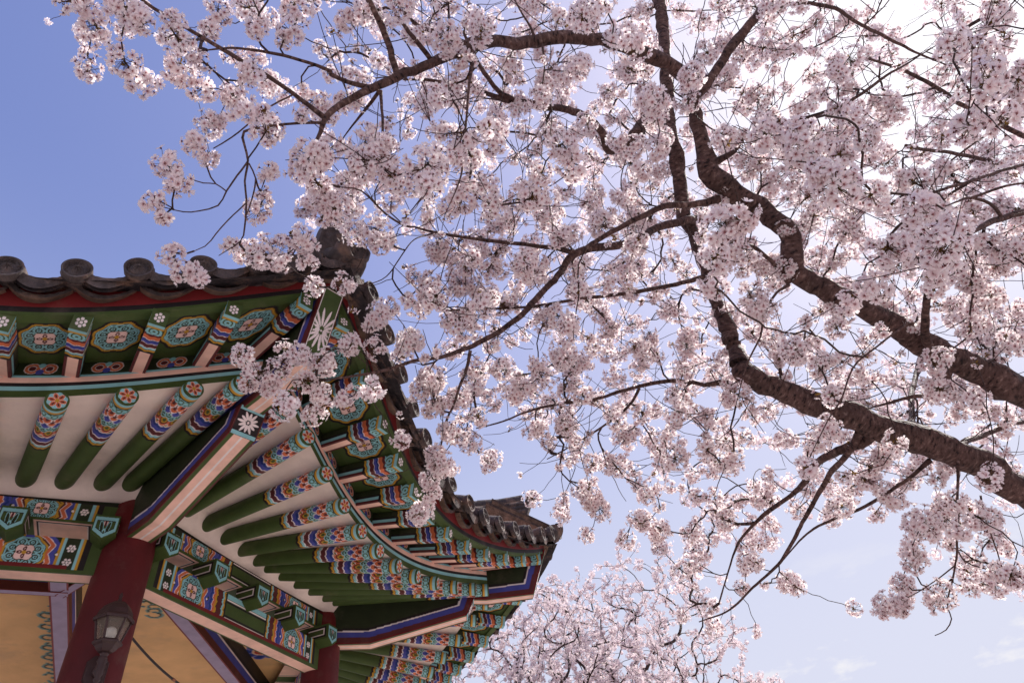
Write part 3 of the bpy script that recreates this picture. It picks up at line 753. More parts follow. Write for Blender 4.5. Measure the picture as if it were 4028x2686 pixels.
# ------------------------------------------------------------------ ceiling and inner beams
CEI = 1.112
def scrolls(Cc, x, y, pts):
    for (cx, cy, r, ph) in pts:
        d = np.hypot(x - cx, y - cy); a = np.arctan2(y - cy, x - cx)
        op = np.cos(a - ph) > -.80
        Cc[(np.abs(d - r) < r * .30) & op] = lin(112, 150, 146)
        Cc[(np.abs(d - r * .86) < r * .13) & op] = lin(60, 52, 44)
def ceiling():
    mb = MB(); n = 560; g = np.linspace(-1.22, 1.22, n)
    X, Y = np.meshgrid(g, g, indexing='ij'); Cc = np.empty(X.shape + (3,)); Cc[:] = TAN
    rg = np.random.default_rng(3)
    lambda_r = lambda i: .019 + .006 * ((i * 13) % 3) / 2
    def border(nx, ny, c, sgn, k0, k1):
        # curls along the line nx*x+ny*y=c, on the side sgn
        pts = []
        for i, t in enumerate(np.arange(k0, k1, .034)):
            dd = .030 + .022 * ((i * 37) % 3) / 2
            px = nx * (c + sgn * dd) - ny * t; py = ny * (c + sgn * dd) + nx * t
            pts.append((px, py, lambda_r(i), rg.uniform(0, 6.28)))
        scrolls(Cc, X, Y, pts)
    q = math.sqrt(.5)
    border(q, q, .30, -1, -.5, .9)
    border(.9239, .3827, .78, -1, -1.0, -.2)
    border(.9239, .3827, .98, 1, -.9, .3)
    fx, fy = 1.00, -.585
    fx, fy = .86, .62
    return mb, X, Y, Cc
# local frame of the pavilion: x = outward normal of side 2, y = along side 2 (towards column B)
def ceiling_build():
    mb, X, Y, Cc = ceiling()
    cx, cy = .83, .62
    r = np.hypot(X - cx, Y - cy); a = np.arctan2(Y - cy, X - cx)
    for k in range(8):
        an = k * math.pi / 4; e = ell(X, Y, cx + .055 * math.cos(an), cy + .055 * math.sin(an), .034, .026, an)
        Cc[e < 1] = lin(150, 140, 190); Cc[e < .8] = BLUE; Cc[e < .3] = DBLUE
    Cc[r < .040] = lin(220, 180, 150); Cc[r < .030] = lin(160, 60, 50); Cc[r < .016] = YEL
    keep = np.ones(X.shape, bool)
    for k in range(8):
        an = k * math.pi / 4; keep &= (X * math.cos(an) + Y * math.sin(an)) < AP + .002
    P = np.stack([X * L, Y * L, np.full(X.shape, CZ + CEI * L)], -1)
    i = np.arange(X.size).reshape(X.shape); a_, b_, c_, d_ = i[:-1, :-1], i[1:, :-1], i[1:, 1:], i[:-1, 1:]
    kk = keep[:-1, :-1] & keep[1:, :-1] & keep[1:, 1:] & keep[:-1, 1:]
    Fq = np.stack([a_[kk], d_[kk], c_[kk], b_[kk]], -1)
    mb.add(P.reshape(-1, 3), Fq, Cc.reshape(-1, 3))
    return mb.build('ceiling', PLAS, pav)
ceiling_build()
def inner_beam(name, p, q, z0, z1, half, rise=None):
    "beam in plan from p to q (pavilion frame, side lengths)"
    mb = MB(); p = np.array(p); q = np.array(q); d = q - p; ln = np.linalg.norm(d); d /= ln; nn = np.array([-d[1], d[0]])
    f = np.linspace(0, 1, 60); zb = np.full(60, z0)
    if rise: zb = z0 + rise[1] * np.clip((f - rise[0]) / (1 - rise[0]), 0, 1)
    def W(f_, t, z): 
        xy = p + d * (f_ * ln)[..., None] + nn * np.asarray(t)[..., None]
        return np.concatenate([xy * L, (CZ + z * L)[..., None]], -1)
    t = np.array([-1, -.80, -.79, .79, .80, 1.]) * half; cc = np.array([RED, RED, LAV, LAV, RED, RED])
    Fm, T_ = np.meshgrid(f, t, indexing='ij'); mb.grid(W(Fm, T_, np.broadcast_to(zb[:, None], Fm.shape)), np.broadcast_to(cc, Fm.shape + (3,)), flip=True)
    h = np.array([0, .028, .030, .058, .060, .066, .068, .082, .084, 9]); ch = [lin(96, 44, 36)] * 2 + [BLUE] * 2 + [WHITE] * 2 + [BLACK] * 2 + [lin(58, 52, 42)] * 2
    for sg in (-1, 1):
        zz = np.minimum(zb[:, None] + h[None], z1); Fm, _ = np.meshgrid(f, h, indexing='ij')
        mb.grid(W(Fm, np.full(Fm.shape, sg * half), zz), np.broadcast_to(np.array(ch), Fm.shape + (3,)), flip=sg > 0)
    for f_ in (0., 1.):
        z_ = zb[0] if f_ == 0 else zb[-1]
        V = np.concatenate([W(np.array([f_, f_]), np.array([-half, half]), np.array([z_, z_])), W(np.array([f_, f_]), np.array([half, -half]), np.array([z1, z1]))]); mb.add(V, [(0, 1, 2, 3)], lin(96, 44, 36))
    return mb.build(name, PAINT, pav, smooth=False)
cA = np.array([AP, -.5]); cC = np.array([.5, AP]); cG = np.array([-.5, -AP])
# plan frame here: (n2, d2); image-derived lines were in (d2, n2)
def pl(x, y): return (y, x)
dv = np.array([1.70710678, -.70710678])
inner_beam('inner_beam', pl(-.5, 1.207), pl(1.207, .5), .98, CEI, .027)
s2 = math.sqrt(.5)
inner_beam('inner_beam', pl(-.53, .995), pl(.95, -.485), .9815, CEI, .026)
inner_beam('inner_beam', pl(-1.05, .27), pl(-.405, .905), .9785, CEI, .014)
inner_beam('inner_beam', pl(-.412, .88), pl(-.47, 1.17), .9770, CEI, .0135, (0, .03))

# ------------------------------------------------------------------ wall lantern on the near column
GLASS = bpy.data.materials.new('lantern_glass'); GLASS.use_nodes = True
g_ = GLASS.node_tree; gb = g_.nodes['Principled BSDF']; gb.inputs['Base Color'].default_value = (.42, .36, .28, 1); gb.inputs['Roughness'].default_value = .12
gb.inputs['Alpha'].default_value = .30
BULB = mat('frosted_bulb', rough=.3, vary=.02, base=lin(238, 236, 226))
hA = math.radians(-48.7)
def lantern():
    cx, cy = AX + .140 * L * math.cos(hA), AY + .140 * L * math.sin(hA)
    root = empty('wall_lantern', (cx, cy, Zc(.60)), hA)
    tag(root, 'brown metal wall lantern with glass panes and white bulb on the near red column', 'lantern')
    zz = lambda z: (z - .60) * L
    M_ = lin(66, 48, 48); a6 = np.arange(6) * math.pi / 3 + math.pi / 6
    def lathe(name, prof, na, colr, parent=root, m=IRON, smooth=False, rot=math.pi / 6, off=0):
        mb = MB(); a = np.arange(na) * 2 * math.pi / na + rot; pr = np.array(prof)
        mb.grid(np.stack([off + np.cos(a)[:, None] * pr[:, 0], np.sin(a)[:, None] * pr[:, 0], np.broadcast_to(pr[:, 1], (na, len(pr)))], -1), colr, wrap=True)
        return mb.build(name, m, parent, smooth=smooth)
    hat = lathe('hat', [(.001, zz(.792)), (.014, zz(.791)), (.040, zz(.787)), (.064, zz(.778)), (.080, zz(.766)), (.086, zz(.754)), (.094, zz(.750)), (.099, zz(.746)), (.097, zz(.740)), (.084, zz(.742)), (.02, zz(.745))], 6, M_)
    lathe('finial', [(.001, zz(.816)), (.006, zz(.812)), (.010, zz(.806)), (.006, zz(.800)), (.010, zz(.797)), (.008, zz(.790)), (.018, zz(.786))], 16, M_, hat, smooth=True)
    # cage
    mb = MB(); zt, zb, rt, rb = zz(.742), zz(.693), .082, .055
    zb = zz(.690)
    for k in range(6):
        c, s = math.cos(a6[k]), math.sin(a6[k]); tube(mb, [(rt * c, rt * s, zt), (rb * c, rb * s, zb)], .0055, 6, M_)
    mb.build('cage', IRON, root, smooth=False)
    for k in range(6):
        mb = MB(); c0, s0, c1, s1 = math.cos(a6[k]), math.sin(a6[k]), math.cos(a6[(k + 1) % 6]), math.sin(a6[(k + 1) % 6]); f = .97
        mb.add([(rt * f * c0, rt * f * s0, zt), (rt * f * c1, rt * f * s1, zt), (rb * f * c1, rb * f * s1, zb), (rb * f * c0, rb * f * s0, zb)], [(3, 2, 1, 0)], (.8, .8, .8)); mb.build('pane', GLASS, root, smooth=False)
    lathe('cup', [(.02, zz(.694)), (.064, zz(.694)), (.072, zz(.690)), (.070, zz(.686)), (.056, zz(.682)), (.046, zz(.674)), (.034, zz(.669)), (.015, zz(.668))], 6, M_)
    lathe('bulb', [(.001, zz(.7285)), (.016, zz(.727)), (.026, zz(.722)), (.030, zz(.714)), (.027, zz(.706)), (.016, zz(.699)), (.012, zz(.693))], 20, WHITE, m=BULB, smooth=True)
    # arm: a turned stem bending back to the plate
    mb = MB(); px = -.07 * L
    path = [(0, 0, zz(.670)), (-.004, 0, zz(.655)), (-.012, 0, zz(.640)), (-.03, 0, zz(.632)), (-.06, 0, zz(.636)), (-.075 * L + .022, 0, zz(.642))]
    f = np.linspace(0, 5, 30); P = np.stack([np.interp(f, np.arange(6), np.array(path)[:, j]) for j in range(3)], 1)
    tube(mb, P, .016 + .006 * np.sin(f * 5) ** 2, 12, M_)
    prof = [(.02, .655), (.026, .650), (.017, .645), (.024, .638), (.019, .630), (.022, .622), (.013, .614), (.017, .608), (.006, .600), (.001, .598)]
    a = np.linspace(0, 2 * math.pi, 14, endpoint=False); pr = np.array(prof)
    mb.grid(np.stack([-.008 + np.cos(a)[:, None] * pr[:, 0], np.sin(a)[:, None] * pr[:, 0], np.broadcast_to(zz(pr[:, 1]), (14, len(pr)))], -1), M_, wrap=True, flip=True)
    mb.build('arm', IRON, root)
    mb = MB(); w2, h0, h1, ch = .052, zz(.612), zz(.682), .028; x0, x1 = -.072 * L, -.072 * L + .018
    pts = [(-w2 + ch, h0), (w2 - ch, h0), (w2, h0 + ch), (w2, h1 - ch), (w2 - ch, h1), (-w2 + ch, h1), (-w2, h1 - ch), (-w2, h0 + ch)]
    V = [(x0, y, z) for y, z in pts] + [(x1, y * .92, z) for y, z in pts] + [(x1, 0, (h0 + h1) / 2)]
    mb.add(V, [(k, (k + 1) % 8, 8 + (k + 1) % 8, 8 + k) for k in range(8)], M_); mb.add(V, [(8 + k, 8 + (k + 1) % 8, 16) for k in range(8)], M_)
    mb.build('back_plate', IRON, root, smooth=False)
lantern()
# cable slung between the two columns
def cable():
    mb = MB(); BX, BY = -.93496226 * L, 2.62779963 * L
    p0 = np.array([AX + .03, AY + .10, Zc(.80)]); p1 = np.array([BX - .10, BY - .16, Zc(.832)]); t = np.linspace(0, 1, 50)
    P = p0 + (p1 - p0) * t[:, None]; P[:, 2] -= .30 * (1 - (2 * t - 1) ** 2) * .8
    tube(mb, P, .0068, 8, lin(50, 42, 44))
    for tt in (.28, .58, .8):
        i = int(tt * 49); tube(mb, [P[i] - (P[i + 1] - P[i]) * .3, P[i] + (P[i + 1] - P[i]) * .3], .009, 8, lin(150, 96, 70) if tt < .3 else lin(170, 150, 140))
    o = mb.build('hanging_cable', IRON); tag(o, 'thin dark cable sagging between the two red columns under the painted beam', 'cable')
cable()

# ------------------------------------------------------------------ ground
def ground():
    mb = MB(); n = 60; g = np.sinh(np.linspace(-5, 5, n)) / np.sinh(5) * 900
    X, Y = np.meshgrid(g, g, indexing='ij'); mb.grid(np.stack([X, Y, 0 * X], -1), lin(160, 148, 144))
    m = mat('sandy_ground', rough=.9, vary=.18, scale=.8, bump=.3, bscale=20)
    o = mb.build('ground', m); o['kind'] = 'structure'; o['label'] = 'pale sandy ground around the pavilion'
ground()
#TREE#
# ------------------------------------------------------------------ bark and blossom materials
def bark_mat(name='cherry_bark', k=1.0):
    m = bpy.data.materials.new(name); m.use_nodes = True; n = m.node_tree; N = n.nodes; b = N['Principled BSDF']
    a = N.new('ShaderNodeAttribute'); a.attribute_name = 'bco'
    mp_ = N.new('ShaderNodeMapping'); mp_.inputs['Scale'].default_value = (66, 30, 30); n.links.new(a.outputs['Vector'], mp_.inputs[0])
    z = N.new('ShaderNodeTexNoise'); z.inputs['Scale'].default_value = 1; z.inputs['Detail'].default_value = 3; n.links.new(mp_.outputs[0], z.inputs['Vector'])
    r = N.new('ShaderNodeValToRGB'); e = r.color_ramp.elements
    e[0].position = .34; e[0].color = (*lin(40, 28, 28) * k, 1); e[1].position = .72; e[1].color = (*lin(146, 122, 114) * k, 1)
    x = e.new(.42); x.color = (*lin(88, 65, 60) * k, 1); x = e.new(.58); x.color = (*lin(102, 78, 73) * k, 1)
    n.links.new(z.outputs['Fac'], r.inputs[0])
    z2 = N.new('ShaderNodeTexNoise'); z2.inputs['Scale'].default_value = 9; z2.inputs['Detail'].default_value = 6
    t = N.new('ShaderNodeTexCoord'); n.links.new(t.outputs['Object'], z2.inputs['Vector'])
    mr = N.new('ShaderNodeMapRange'); mr.inputs[1].default_value = .3; mr.inputs[2].default_value = .7; mr.inputs[3].default_value = .6; mr.inputs[4].default_value = 1.25
    n.links.new(z2.outputs['Fac'], mr.inputs[0])
    mx = N.new('ShaderNodeMix'); mx.data_type = 'RGBA'; mx.blend_type = 'MULTIPLY'; mx.inputs[0].default_value = 1
    n.links.new(r.outputs[0], mx.inputs[6]); n.links.new(mr.outputs[0], mx.inputs[7]); n.links.new(mx.outputs[2], b.inputs['Base Color'])
    b.inputs['Roughness'].default_value = .7; b.inputs['Specular IOR Level'].default_value = .25
    z3 = N.new('ShaderNodeTexNoise'); z3.inputs['Scale'].default_value = 45; z3.inputs['Detail'].default_value = 6; n.links.new(t.outputs['Object'], z3.inputs['Vector'])
    ad = N.new('ShaderNodeMath'); ad.operation = 'ADD'; n.links.new(z.outputs['Fac'], ad.inputs[0]); n.links.new(z3.outputs['Fac'], ad.inputs[1])
    bp = N.new('ShaderNodeBump'); bp.inputs['Strength'].default_value = 1.0; bp.inputs['Distance'].default_value = .014
    n.links.new(ad.outputs[0], bp.inputs['Height']); n.links.new(bp.outputs[0], b.inputs['Normal'])
    return m
BARK = bark_mat('cherry_bark', .85); BARK_BACKLIT = bark_mat('backlit_cherry_bark', .45); BARK_TWIG = bark_mat('cherry_twig_bark', .55)  # far tree's copy: dark twig tone plus backlit shade put into the colour
def petal_mat():
    m = bpy.data.materials.new('cherry_petal'); m.use_nodes = True; n = m.node_tree; N = n.nodes; b = N['Principled BSDF']
    a = N.new('ShaderNodeAttribute'); a.attribute_name = 'paint'
    n.links.new(a.outputs['Color'], b.inputs['Base Color']); b.inputs['Roughness'].default_value = .75; b.inputs['Specular IOR Level'].default_value = .2
    t = N.new('ShaderNodeBsdfTranslucent'); n.links.new(a.outputs['Color'], t.inputs[0])
    x = N.new('ShaderNodeMixShader'); x.inputs[0].default_value = .52
    n.links.new(b.outputs[0], x.inputs[1]); n.links.new(t.outputs[0], x.inputs[2]); n.links.new(x.outputs[0], N['Material Output'].inputs[0])
    return m
PETAL = petal_mat()

# flower templates: one open blossom, facing +z, radius 1
PC = lin(254, 247, 246); PC2 = lin(252, 236, 238); PD = lin(204, 142, 148); CAL = lin(104, 50, 44); PED = lin(112, 88, 52); STAM = lin(214, 168, 120)
def flower_template(cup, full, seed):
    rg = np.random.default_rng(seed); V = []; Q = []; T = []; K = []
    for p in range(5):
        a = p * 2 * math.pi / 5 + rg.normal(0, .06); tl = rg.normal(0, .06); cu = cup + rg.normal(0, .08)
        c, s = math.cos(a), math.sin(a)
        if full:
            loc = [(.06, 0, 0), (.50, .30, .04), (.52, 0, -.02), (.50, -.30, .04), (.84, .36, .05), (.90, 0, 0), (.84, -.36, .05), (1.02, .15, .03), (1.02, -.15, .03)]
            kk = [PD, PC, PC2 * .5 + PC * .5, PC, PC, PC, PC, PC2, PC2]
            b = len(V); T += [(b, b + 2, b + 1), (b, b + 3, b + 2), (b + 4, b + 5, b + 7), (b + 5, b + 6, b + 8)]
            Q += [(b + 1, b + 2, b + 5, b + 4), (b + 2, b + 3, b + 6, b + 5)]
        else:
            loc = [(.06, 0, 0), (.62, .37, .03), (1.0, 0, .02), (.62, -.37, .03)]; kk = [PD * .22 + PC2 * .78, PC, PC, PC]
            b = len(V); Q += [(b, b + 3, b + 2, b + 1)]
        for (x, y, z), k_ in zip(loc, kk):
            z2 = z + cu * x * x * .8 + tl * y
            xx = x * (1 - .18 * max(cu, 0) * x)
            V.append((xx * c - y * s, xx * s + y * c, z2)); K.append(k_)
    if full:
        b = len(V)                              # stamens: a small star over a dark eye
        for k in range(10):
            a = k * math.pi / 5; rr = .20 if k % 2 == 0 else .05
            V.append((rr * math.cos(a), rr * math.sin(a), .16 if k % 2 == 0 else .05)); K.append(PD if k % 2 else lin(206, 140, 128))
        V.append((0, 0, .06)); K.append(lin(174, 104, 104))
        for k in range(10): T.append((b + k, b + (k + 1) % 10, b + 10))
        b = len(V)                              # calyx cup behind
        for k in range(4):
            a = k * math.pi / 2; V.append((.22 * math.cos(a), .22 * math.sin(a), .03)); K.append(CAL)
        V.append((0, 0, -.42)); K.append(CAL)
        for k in range(4): T.append((b + (k + 1) % 4, b + k, b + 4))
    return np.array(V), np.array(Q), np.array(T) if T else np.zeros((0, 3), int), np.array(K)
TEMPL = {f: [flower_template(c, f, i) for i, c in enumerate((.05, .22, .42, .75))] for f in (True, False)}
def place_flowers(mb, Cn, Nn, S_, full, rg, hue=(1, 1, 1)):
    "flowers at Cn facing Nn with radius S_"
    n = len(Cn)
    if n == 0: return
    N_ = Nn / np.linalg.norm(Nn, axis=1, keepdims=True)
    ref = rg.normal(size=(n, 3)); X = np.cross(ref, N_); X /= np.linalg.norm(X, axis=1, keepdims=True); Y = np.cross(N_, X)
    kind = rg.choice(4, n, p=[.28, .34, .24, .14]); tone = rg.uniform(.93, 1.03, (n, 1)) * np.array([1, 1, 1.])
    pinkish = rg.random(n)[:, None] ** 2 * np.array([0., -.035, -.015]); tone = (tone + pinkish) * np.array(hue)
    for k in range(4):
        V, Q, T, K = TEMPL[full][k]; ix = np.where(kind == k)[0]; m = len(ix)
        if m == 0: continue
        P = (V[None, :, 0:1] * X[ix][:, None] + V[None, :, 1:2] * Y[ix][:, None] + V[None, :, 2:3] * N_[ix][:, None]) * S_[ix][:, None, None] + Cn[ix][:, None]
        col = np.clip(K[None] * tone[ix][:, None], 0, 1)
        off = (np.arange(m) * len(V))[:, None, None]
        base = mb.n
        mb.V.append(P.reshape(-1, 3)); mb.Cc.append(col.reshape(-1, 3)); mb.B.append(np.zeros((m * len(V), 3)))
        mb.Q.append((Q[None] + off).reshape(-1, 4) + base)
        if len(T): mb.T.append((T[None] + off).reshape(-1, 3) + base)
        mb.n += m * len(V)
def sticks(mb, A_, B_, r, col):
    "thin three sided stalks from A_ to B_"
    n = len(A_); d = B_ - A_; d /= np.linalg.norm(d, axis=1, keepdims=True) + 1e-9
    X = np.cross(d, RNG.normal(size=(n, 3))); X /= np.linalg.norm(X, axis=1, keepdims=True) + 1e-9; Y = np.cross(d, X)
    V = []
    for P, rr in ((A_, r), (B_, r * 1.2)):
        for k in range(3):
            a = k * 2.0944; V.append(P + (X * math.cos(a) + Y * math.sin(a)) * rr)
    V = np.stack(V, 1); Fq = np.array([(0, 1, 4, 3), (1, 2, 5, 4), (2, 0, 3, 5)])
    mb.V.append(V.reshape(-1, 3)); mb.Cc.append(np.broadcast_to(col, (n * 6, 3))); mb.B.append(np.zeros((n * 6, 3)))
    mb.Q.append((Fq[None] + (np.arange(n) * 6)[:, None, None]).reshape(-1, 4) + mb.n); mb.n += n * 6
def cluster(mb, c, tdir, R, rg, full, nf=None, fr=.0205, hue=(1, 1, 1)):
    "a tuft of blossom at the twig point c, twig running along tdir"
    nf = nf or max(6, int(31 * (R / .065) ** 2 * rg.uniform(.85, 1.1)))
    d = rg.normal(size=(nf, 3)); d /= np.linalg.norm(d, axis=1, keepdims=True)
    d += np.array([0, 0, -.22]) - tdir * rg.uniform(-.3, .35); d /= np.linalg.norm(d, axis=1, keepdims=True)
    nsp = 3; sp = c + tdir * (rg.uniform(-.5, .5, (nf, 1)) * R * .55)
    ln = R * rg.uniform(.72, .98, (nf, 1)) - fr * .3
    P = sp + d * np.maximum(ln, .012) * np.array([1, 1, 1.])
    N_ = d + rg.normal(0, .24, (nf, 3))
    S_ = fr * rg.uniform(.86, 1.12, nf)
    if full:
        sticks(mb, sp, P - N_ / np.linalg.norm(N_, axis=1, keepdims=True) * (S_ * .4)[:, None], .0008, PED)
        # bud scales at the spur
        m = 7; q = rg.normal(size=(m, 3)); q /= np.linalg.norm(q, axis=1, keepdims=True)
        a = c + tdir * rg.uniform(-.4, .4, (m, 1)) * R; b = a + q * .016
        x = np.cross(q, rg.normal(size=(m, 3))); x /= np.linalg.norm(x, axis=1, keepdims=True)
        V = np.stack([a, (a + b) / 2 + x * .005, b, (a + b) / 2 - x * .005], 1).reshape(-1, 3)
        mb.add(V, np.arange(m * 4).reshape(m, 4), lin(126, 98, 52))
    place_flowers(mb, P, N_, S_, full, rg, hue)

def smooth_path(P, step):
    P = np.asarray(P, float); n = len(P)
    Q = np.vstack([2 * P[0] - P[1], P, 2 * P[-1] - P[-2]]); out_ = []
    for i in range(n - 1):
        p0, p1, p2, p3 = Q[i:i + 4]; m = max(2, int(np.linalg.norm(p2[:3] - p1[:3]) / step)); t = np.linspace(0, 1, m, endpoint=False)[:, None]
        out_.append(.5 * (2 * p1 + (p2 - p0) * t + (2 * p0 - 5 * p1 + 4 * p2 - p3) * t * t + (3 * p1 - p0 - 3 * p2 + p3) * t ** 3))
    return np.vstack(out_ + [P[-1:]])
def grow(targets, nodes, dirs, rg, step=.05, droop=.10, maxcost=9):
    """join every target point to the nearest wood by a bent twig; returns twig paths with radii and the twig direction at every target"""
    nodes = list(nodes); cap = len(nodes) + 40 * len(targets)
    NP = np.zeros((cap, 3)); NP[:len(nodes)] = nodes; ND = np.zeros((cap, 3)); ND[:len(nodes)] = dirs; nn_ = len(nodes)
    par = np.full(cap, -1); cnt = np.zeros(cap)
    d0 = np.array([np.min(np.sum((NP[:nn_] - t) ** 2, 1)) for t in targets]); order = np.argsort(d0)
    paths = []; tdir = np.zeros((len(targets), 3))
    for i in order:
        t = targets[i]; v = t - NP[:nn_]; ds = np.linalg.norm(v, axis=1)
        ang = np.sum(v * ND[:nn_], 1) / (ds + 1e-9)
        cost = ds * (1.25 - .35 * ang); cost[ds < .06] += .3
        j = int(np.argmin(cost)); p = NP[j]; dist = ds[j]
        m = max(3, int(dist / step)); f = np.linspace(0, 1, m + 1)[:, None]
        pd = ND[j]; perp = rg.normal(size=3); ctrl = p + (pd * .45 + (t - p) / dist * .25) * dist * .8 + perp * dist * .06 + np.array([0, 0, droop * dist])
        P = (1 - f) ** 2 * p + 2 * f * (1 - f) * ctrl + f ** 2 * t
        P[1:-1] += rg.normal(0, .0055, (m - 1, 3))
        ids = [j] + list(range(nn_, nn_ + m)); NP[nn_:nn_ + m] = P[1:]
        g = np.diff(P, axis=0); g /= np.linalg.norm(g, axis=1, keepdims=True); ND[nn_:nn_ + m] = g
        par[nn_:nn_ + m] = ids[:-1]; tdir[i] = g[-1]; paths.append(ids); nn_ += m
    for ids in paths:                                    # every target adds one to all the wood below it
        k = ids[-1]
        while k >= 0: cnt[k] += 1; k = par[k]
    return NP, cnt, paths, tdir

# ------------------------------------------------------------------ the cherry tree over the camera
# limbs as seen in the photo: tile origin and scale, points (x, y), widths in tile pixels, depth in metres
TO = {1: (0, 0), 2: (1300, 0), 3: (2628, 0), 4: (2628, 900), 5: (1400, 900), 6: (2628, 1736)}
def tp(t, x, y): return TO[t][0] + x * .6058, TO[t][1] + y * .6058
LIMBS = []
def limb(name, pts):
    "pts: (tile, x, y, width, depth)"
    LIMBS.append((name, [(*tp(t, x, y), w_ * .6058, d) for t, x, y, w_, d in pts]))
limb('main_limb', [(4, 2500, 1130, 200, 3.25), (4, 2311, 1060, 195, 3.25), (4, 2100, 960, 185, 3.28), (4, 1850, 870, 195, 3.3), (4, 1600, 720, 172, 3.32), (4, 1330, 565, 150, 3.35), (4, 1000, 390, 145, 3.4), (4, 860, 290, 150, 3.4), (4, 830, 150, 145, 3.42), (4, 790, 30, 132, 3.45), (3, 620, 1350, 140, 3.5), (3, 430, 1250, 150, 3.5), (3, 300, 1150, 150, 3.5), (3, 275, 1030, 125, 3.5), (3, 235, 900, 102, 3.5), (3, 195, 700, 92, 3.5), (3, 170, 590, 108, 3.5), (3, 60, 490, 104, 3.45), (2, 2160, 435, 108, 3.4), (2, 2000, 350, 92, 3.36), (2, 1800, 300, 86, 3.3), (2, 1500, 270, 84, 3.25), (2, 1250, 280, 84, 3.2), (2, 1000, 280, 84, 3.1), (2, 850, 320, 76, 3.05), (2, 650, 410, 68, 3.0), (2, 440, 500, 64, 2.95), (2, 300, 570, 55, 2.9), (2, 100, 680, 48, 2.85), (1, 2130, 760, 44, 2.8), (1, 2080, 860, 30, 2.78), (1, 2040, 940, 18, 2.76)])
limb('main_limb', [(6, 2500, 420, 205, 3.5), (6, 2311, 350, 205, 3.5), (6, 2100, 230, 200, 3.5), (4, 2080, 1540, 200, 3.5), (4, 1750, 1415, 205, 3.5), (4, 1400, 1340, 190, 3.55), (4, 1150, 1235, 172, 3.6), (4, 850, 1120, 160, 3.65), (4, 600, 1030, 152, 3.7), (4, 450, 940, 150, 3.75), (4, 410, 820, 120, 3.85), (4, 360, 700, 95, 3.95), (4, 310, 560, 92, 4.05), (4, 260, 400, 84, 4.2), (4, 200, 200, 78, 4.3), (4, 150, 40, 80, 4.4), (3, 110, 1450, 92, 4.4), (3, 85, 1300, 98, 4.45), (3, 50, 1100, 100, 4.5), (3, 20, 950, 92, 4.5), (3, -10, 800, 86, 4.55), (2, 2170, 560, 86, 4.6), (2, 2150, 400, 82, 4.6), (2, 2145, 250, 78, 4.65), (2, 2125, 100, 80, 4.7), (2, 2090, -60, 76, 4.8), (2, 2060, -260, 60, 4.9)])
limb('branch', [(3, 185, 600, 84, 3.5), (3, 240, 560, 76, 3.5), (3, 330, 430, 66, 3.5), (3, 470, 225, 66, 3.5), (3, 600, 80, 62, 3.5), (3, 690, -60, 56, 3.5), (3, 800, -260, 44, 3.5)])
limb('branch', [(2, 430, 505, 50, 2.96), (2, 400, 380, 46, 2.95), (2, 335, 200, 46, 2.95), (2, 260, 50, 42, 2.9), (2, 215, -60, 34, 2.9), (2, 190, -200, 22, 2.9)])
limb('branch', [(2, 660, 400, 40, 3.0), (2, 560, 270, 32, 2.95), (2, 470, 160, 28, 2.9), (2, 400, 40, 22, 2.9), (2, 370, -80, 12, 2.9)])
limb('branch', [(2, 890, 290, 38, 3.05), (2, 720, 215, 32, 3.05), (2, 590, 180, 28, 3.1), (2, 500, 105, 22, 3.1), (2, 440, -20, 14, 3.1)])
limb('branch', [(1, 2120, 770, 38, 2.8), (1, 1900, 600, 30, 2.75), (1, 1700, 460, 30, 2.7), (1, 1500, 345, 30, 2.65), (1, 1300, 235, 27, 2.6), (1, 1150, 145, 25, 2.6), (1, 1000, 60, 23, 2.55), (1, 900, -15, 20, 2.5), (1, 800, -90, 12, 2.5)])
limb('branch', [(2, 310, 580, 36, 2.9), (2, 100, 530, 32, 2.88), (2, 0, 485, 30, 2.85), (1, 2150, 470, 26, 2.85), (1, 2000, 410, 24, 2.8), (1, 1800, 355, 22, 2.8), (1, 1600, 320, 18, 2.75), (1, 1450, 315, 14, 2.7), (1, 1290, 335, 8, 2.7)])
limb('branch', [(1, 2110, 800, 24, 2.8), (1, 1900, 803, 20, 2.7), (1, 1750, 822, 20, 2.65), (1, 1590, 862, 20, 2.6), (1, 1590, 950, 18, 2.6), (1, 1615, 1045, 17, 2.58), (1, 1595, 1180, 14, 2.55), (1, 1602, 1300, 14, 2.55), (1, 1590, 1480, 12, 2.55), (1, 1560, 1568, 9, 2.55), (1, 1420, 1660, 6, 2.5)])
limb('branch', [(1, 1612, 1045, 14, 2.58), (1, 1540, 1140, 13, 2.5), (1, 1470, 1240, 12, 2.5), (1, 1415, 1335, 11, 2.45), (1, 1290, 1370, 10, 2.4), (1, 1190, 1376, 9, 2.4), (1, 1060, 1345, 7, 2.4)])
limb('branch', [(1, 1470, 1242, 10, 2.5), (1, 1400, 1195, 9, 2.5), (1, 1320, 1190, 9, 2.5), (1, 1230, 1160, 7, 2.5)])
limb('branch', [(1, 1615, 1060, 12, 2.58), (1, 1660, 1160, 11, 2.6), (1, 1640, 1280, 10, 2.6), (1, 1600, 1400, 8, 2.6)])
limb('branch', [(1, 1595, 1320, 11, 2.55), (1, 1480, 1430, 10, 2.5), (1, 1400, 1520, 9, 2.5), (1, 1330, 1600, 8, 2.5), (1, 1180, 1660, 5, 2.45)])
limb('branch', [(1, 1900, 620, 14, 2.75), (1, 1760, 690, 13, 2.7), (1, 1640, 785, 12, 2.65), (1, 1500, 895, 11, 2.6), (1, 1385, 965, 8, 2.6)])
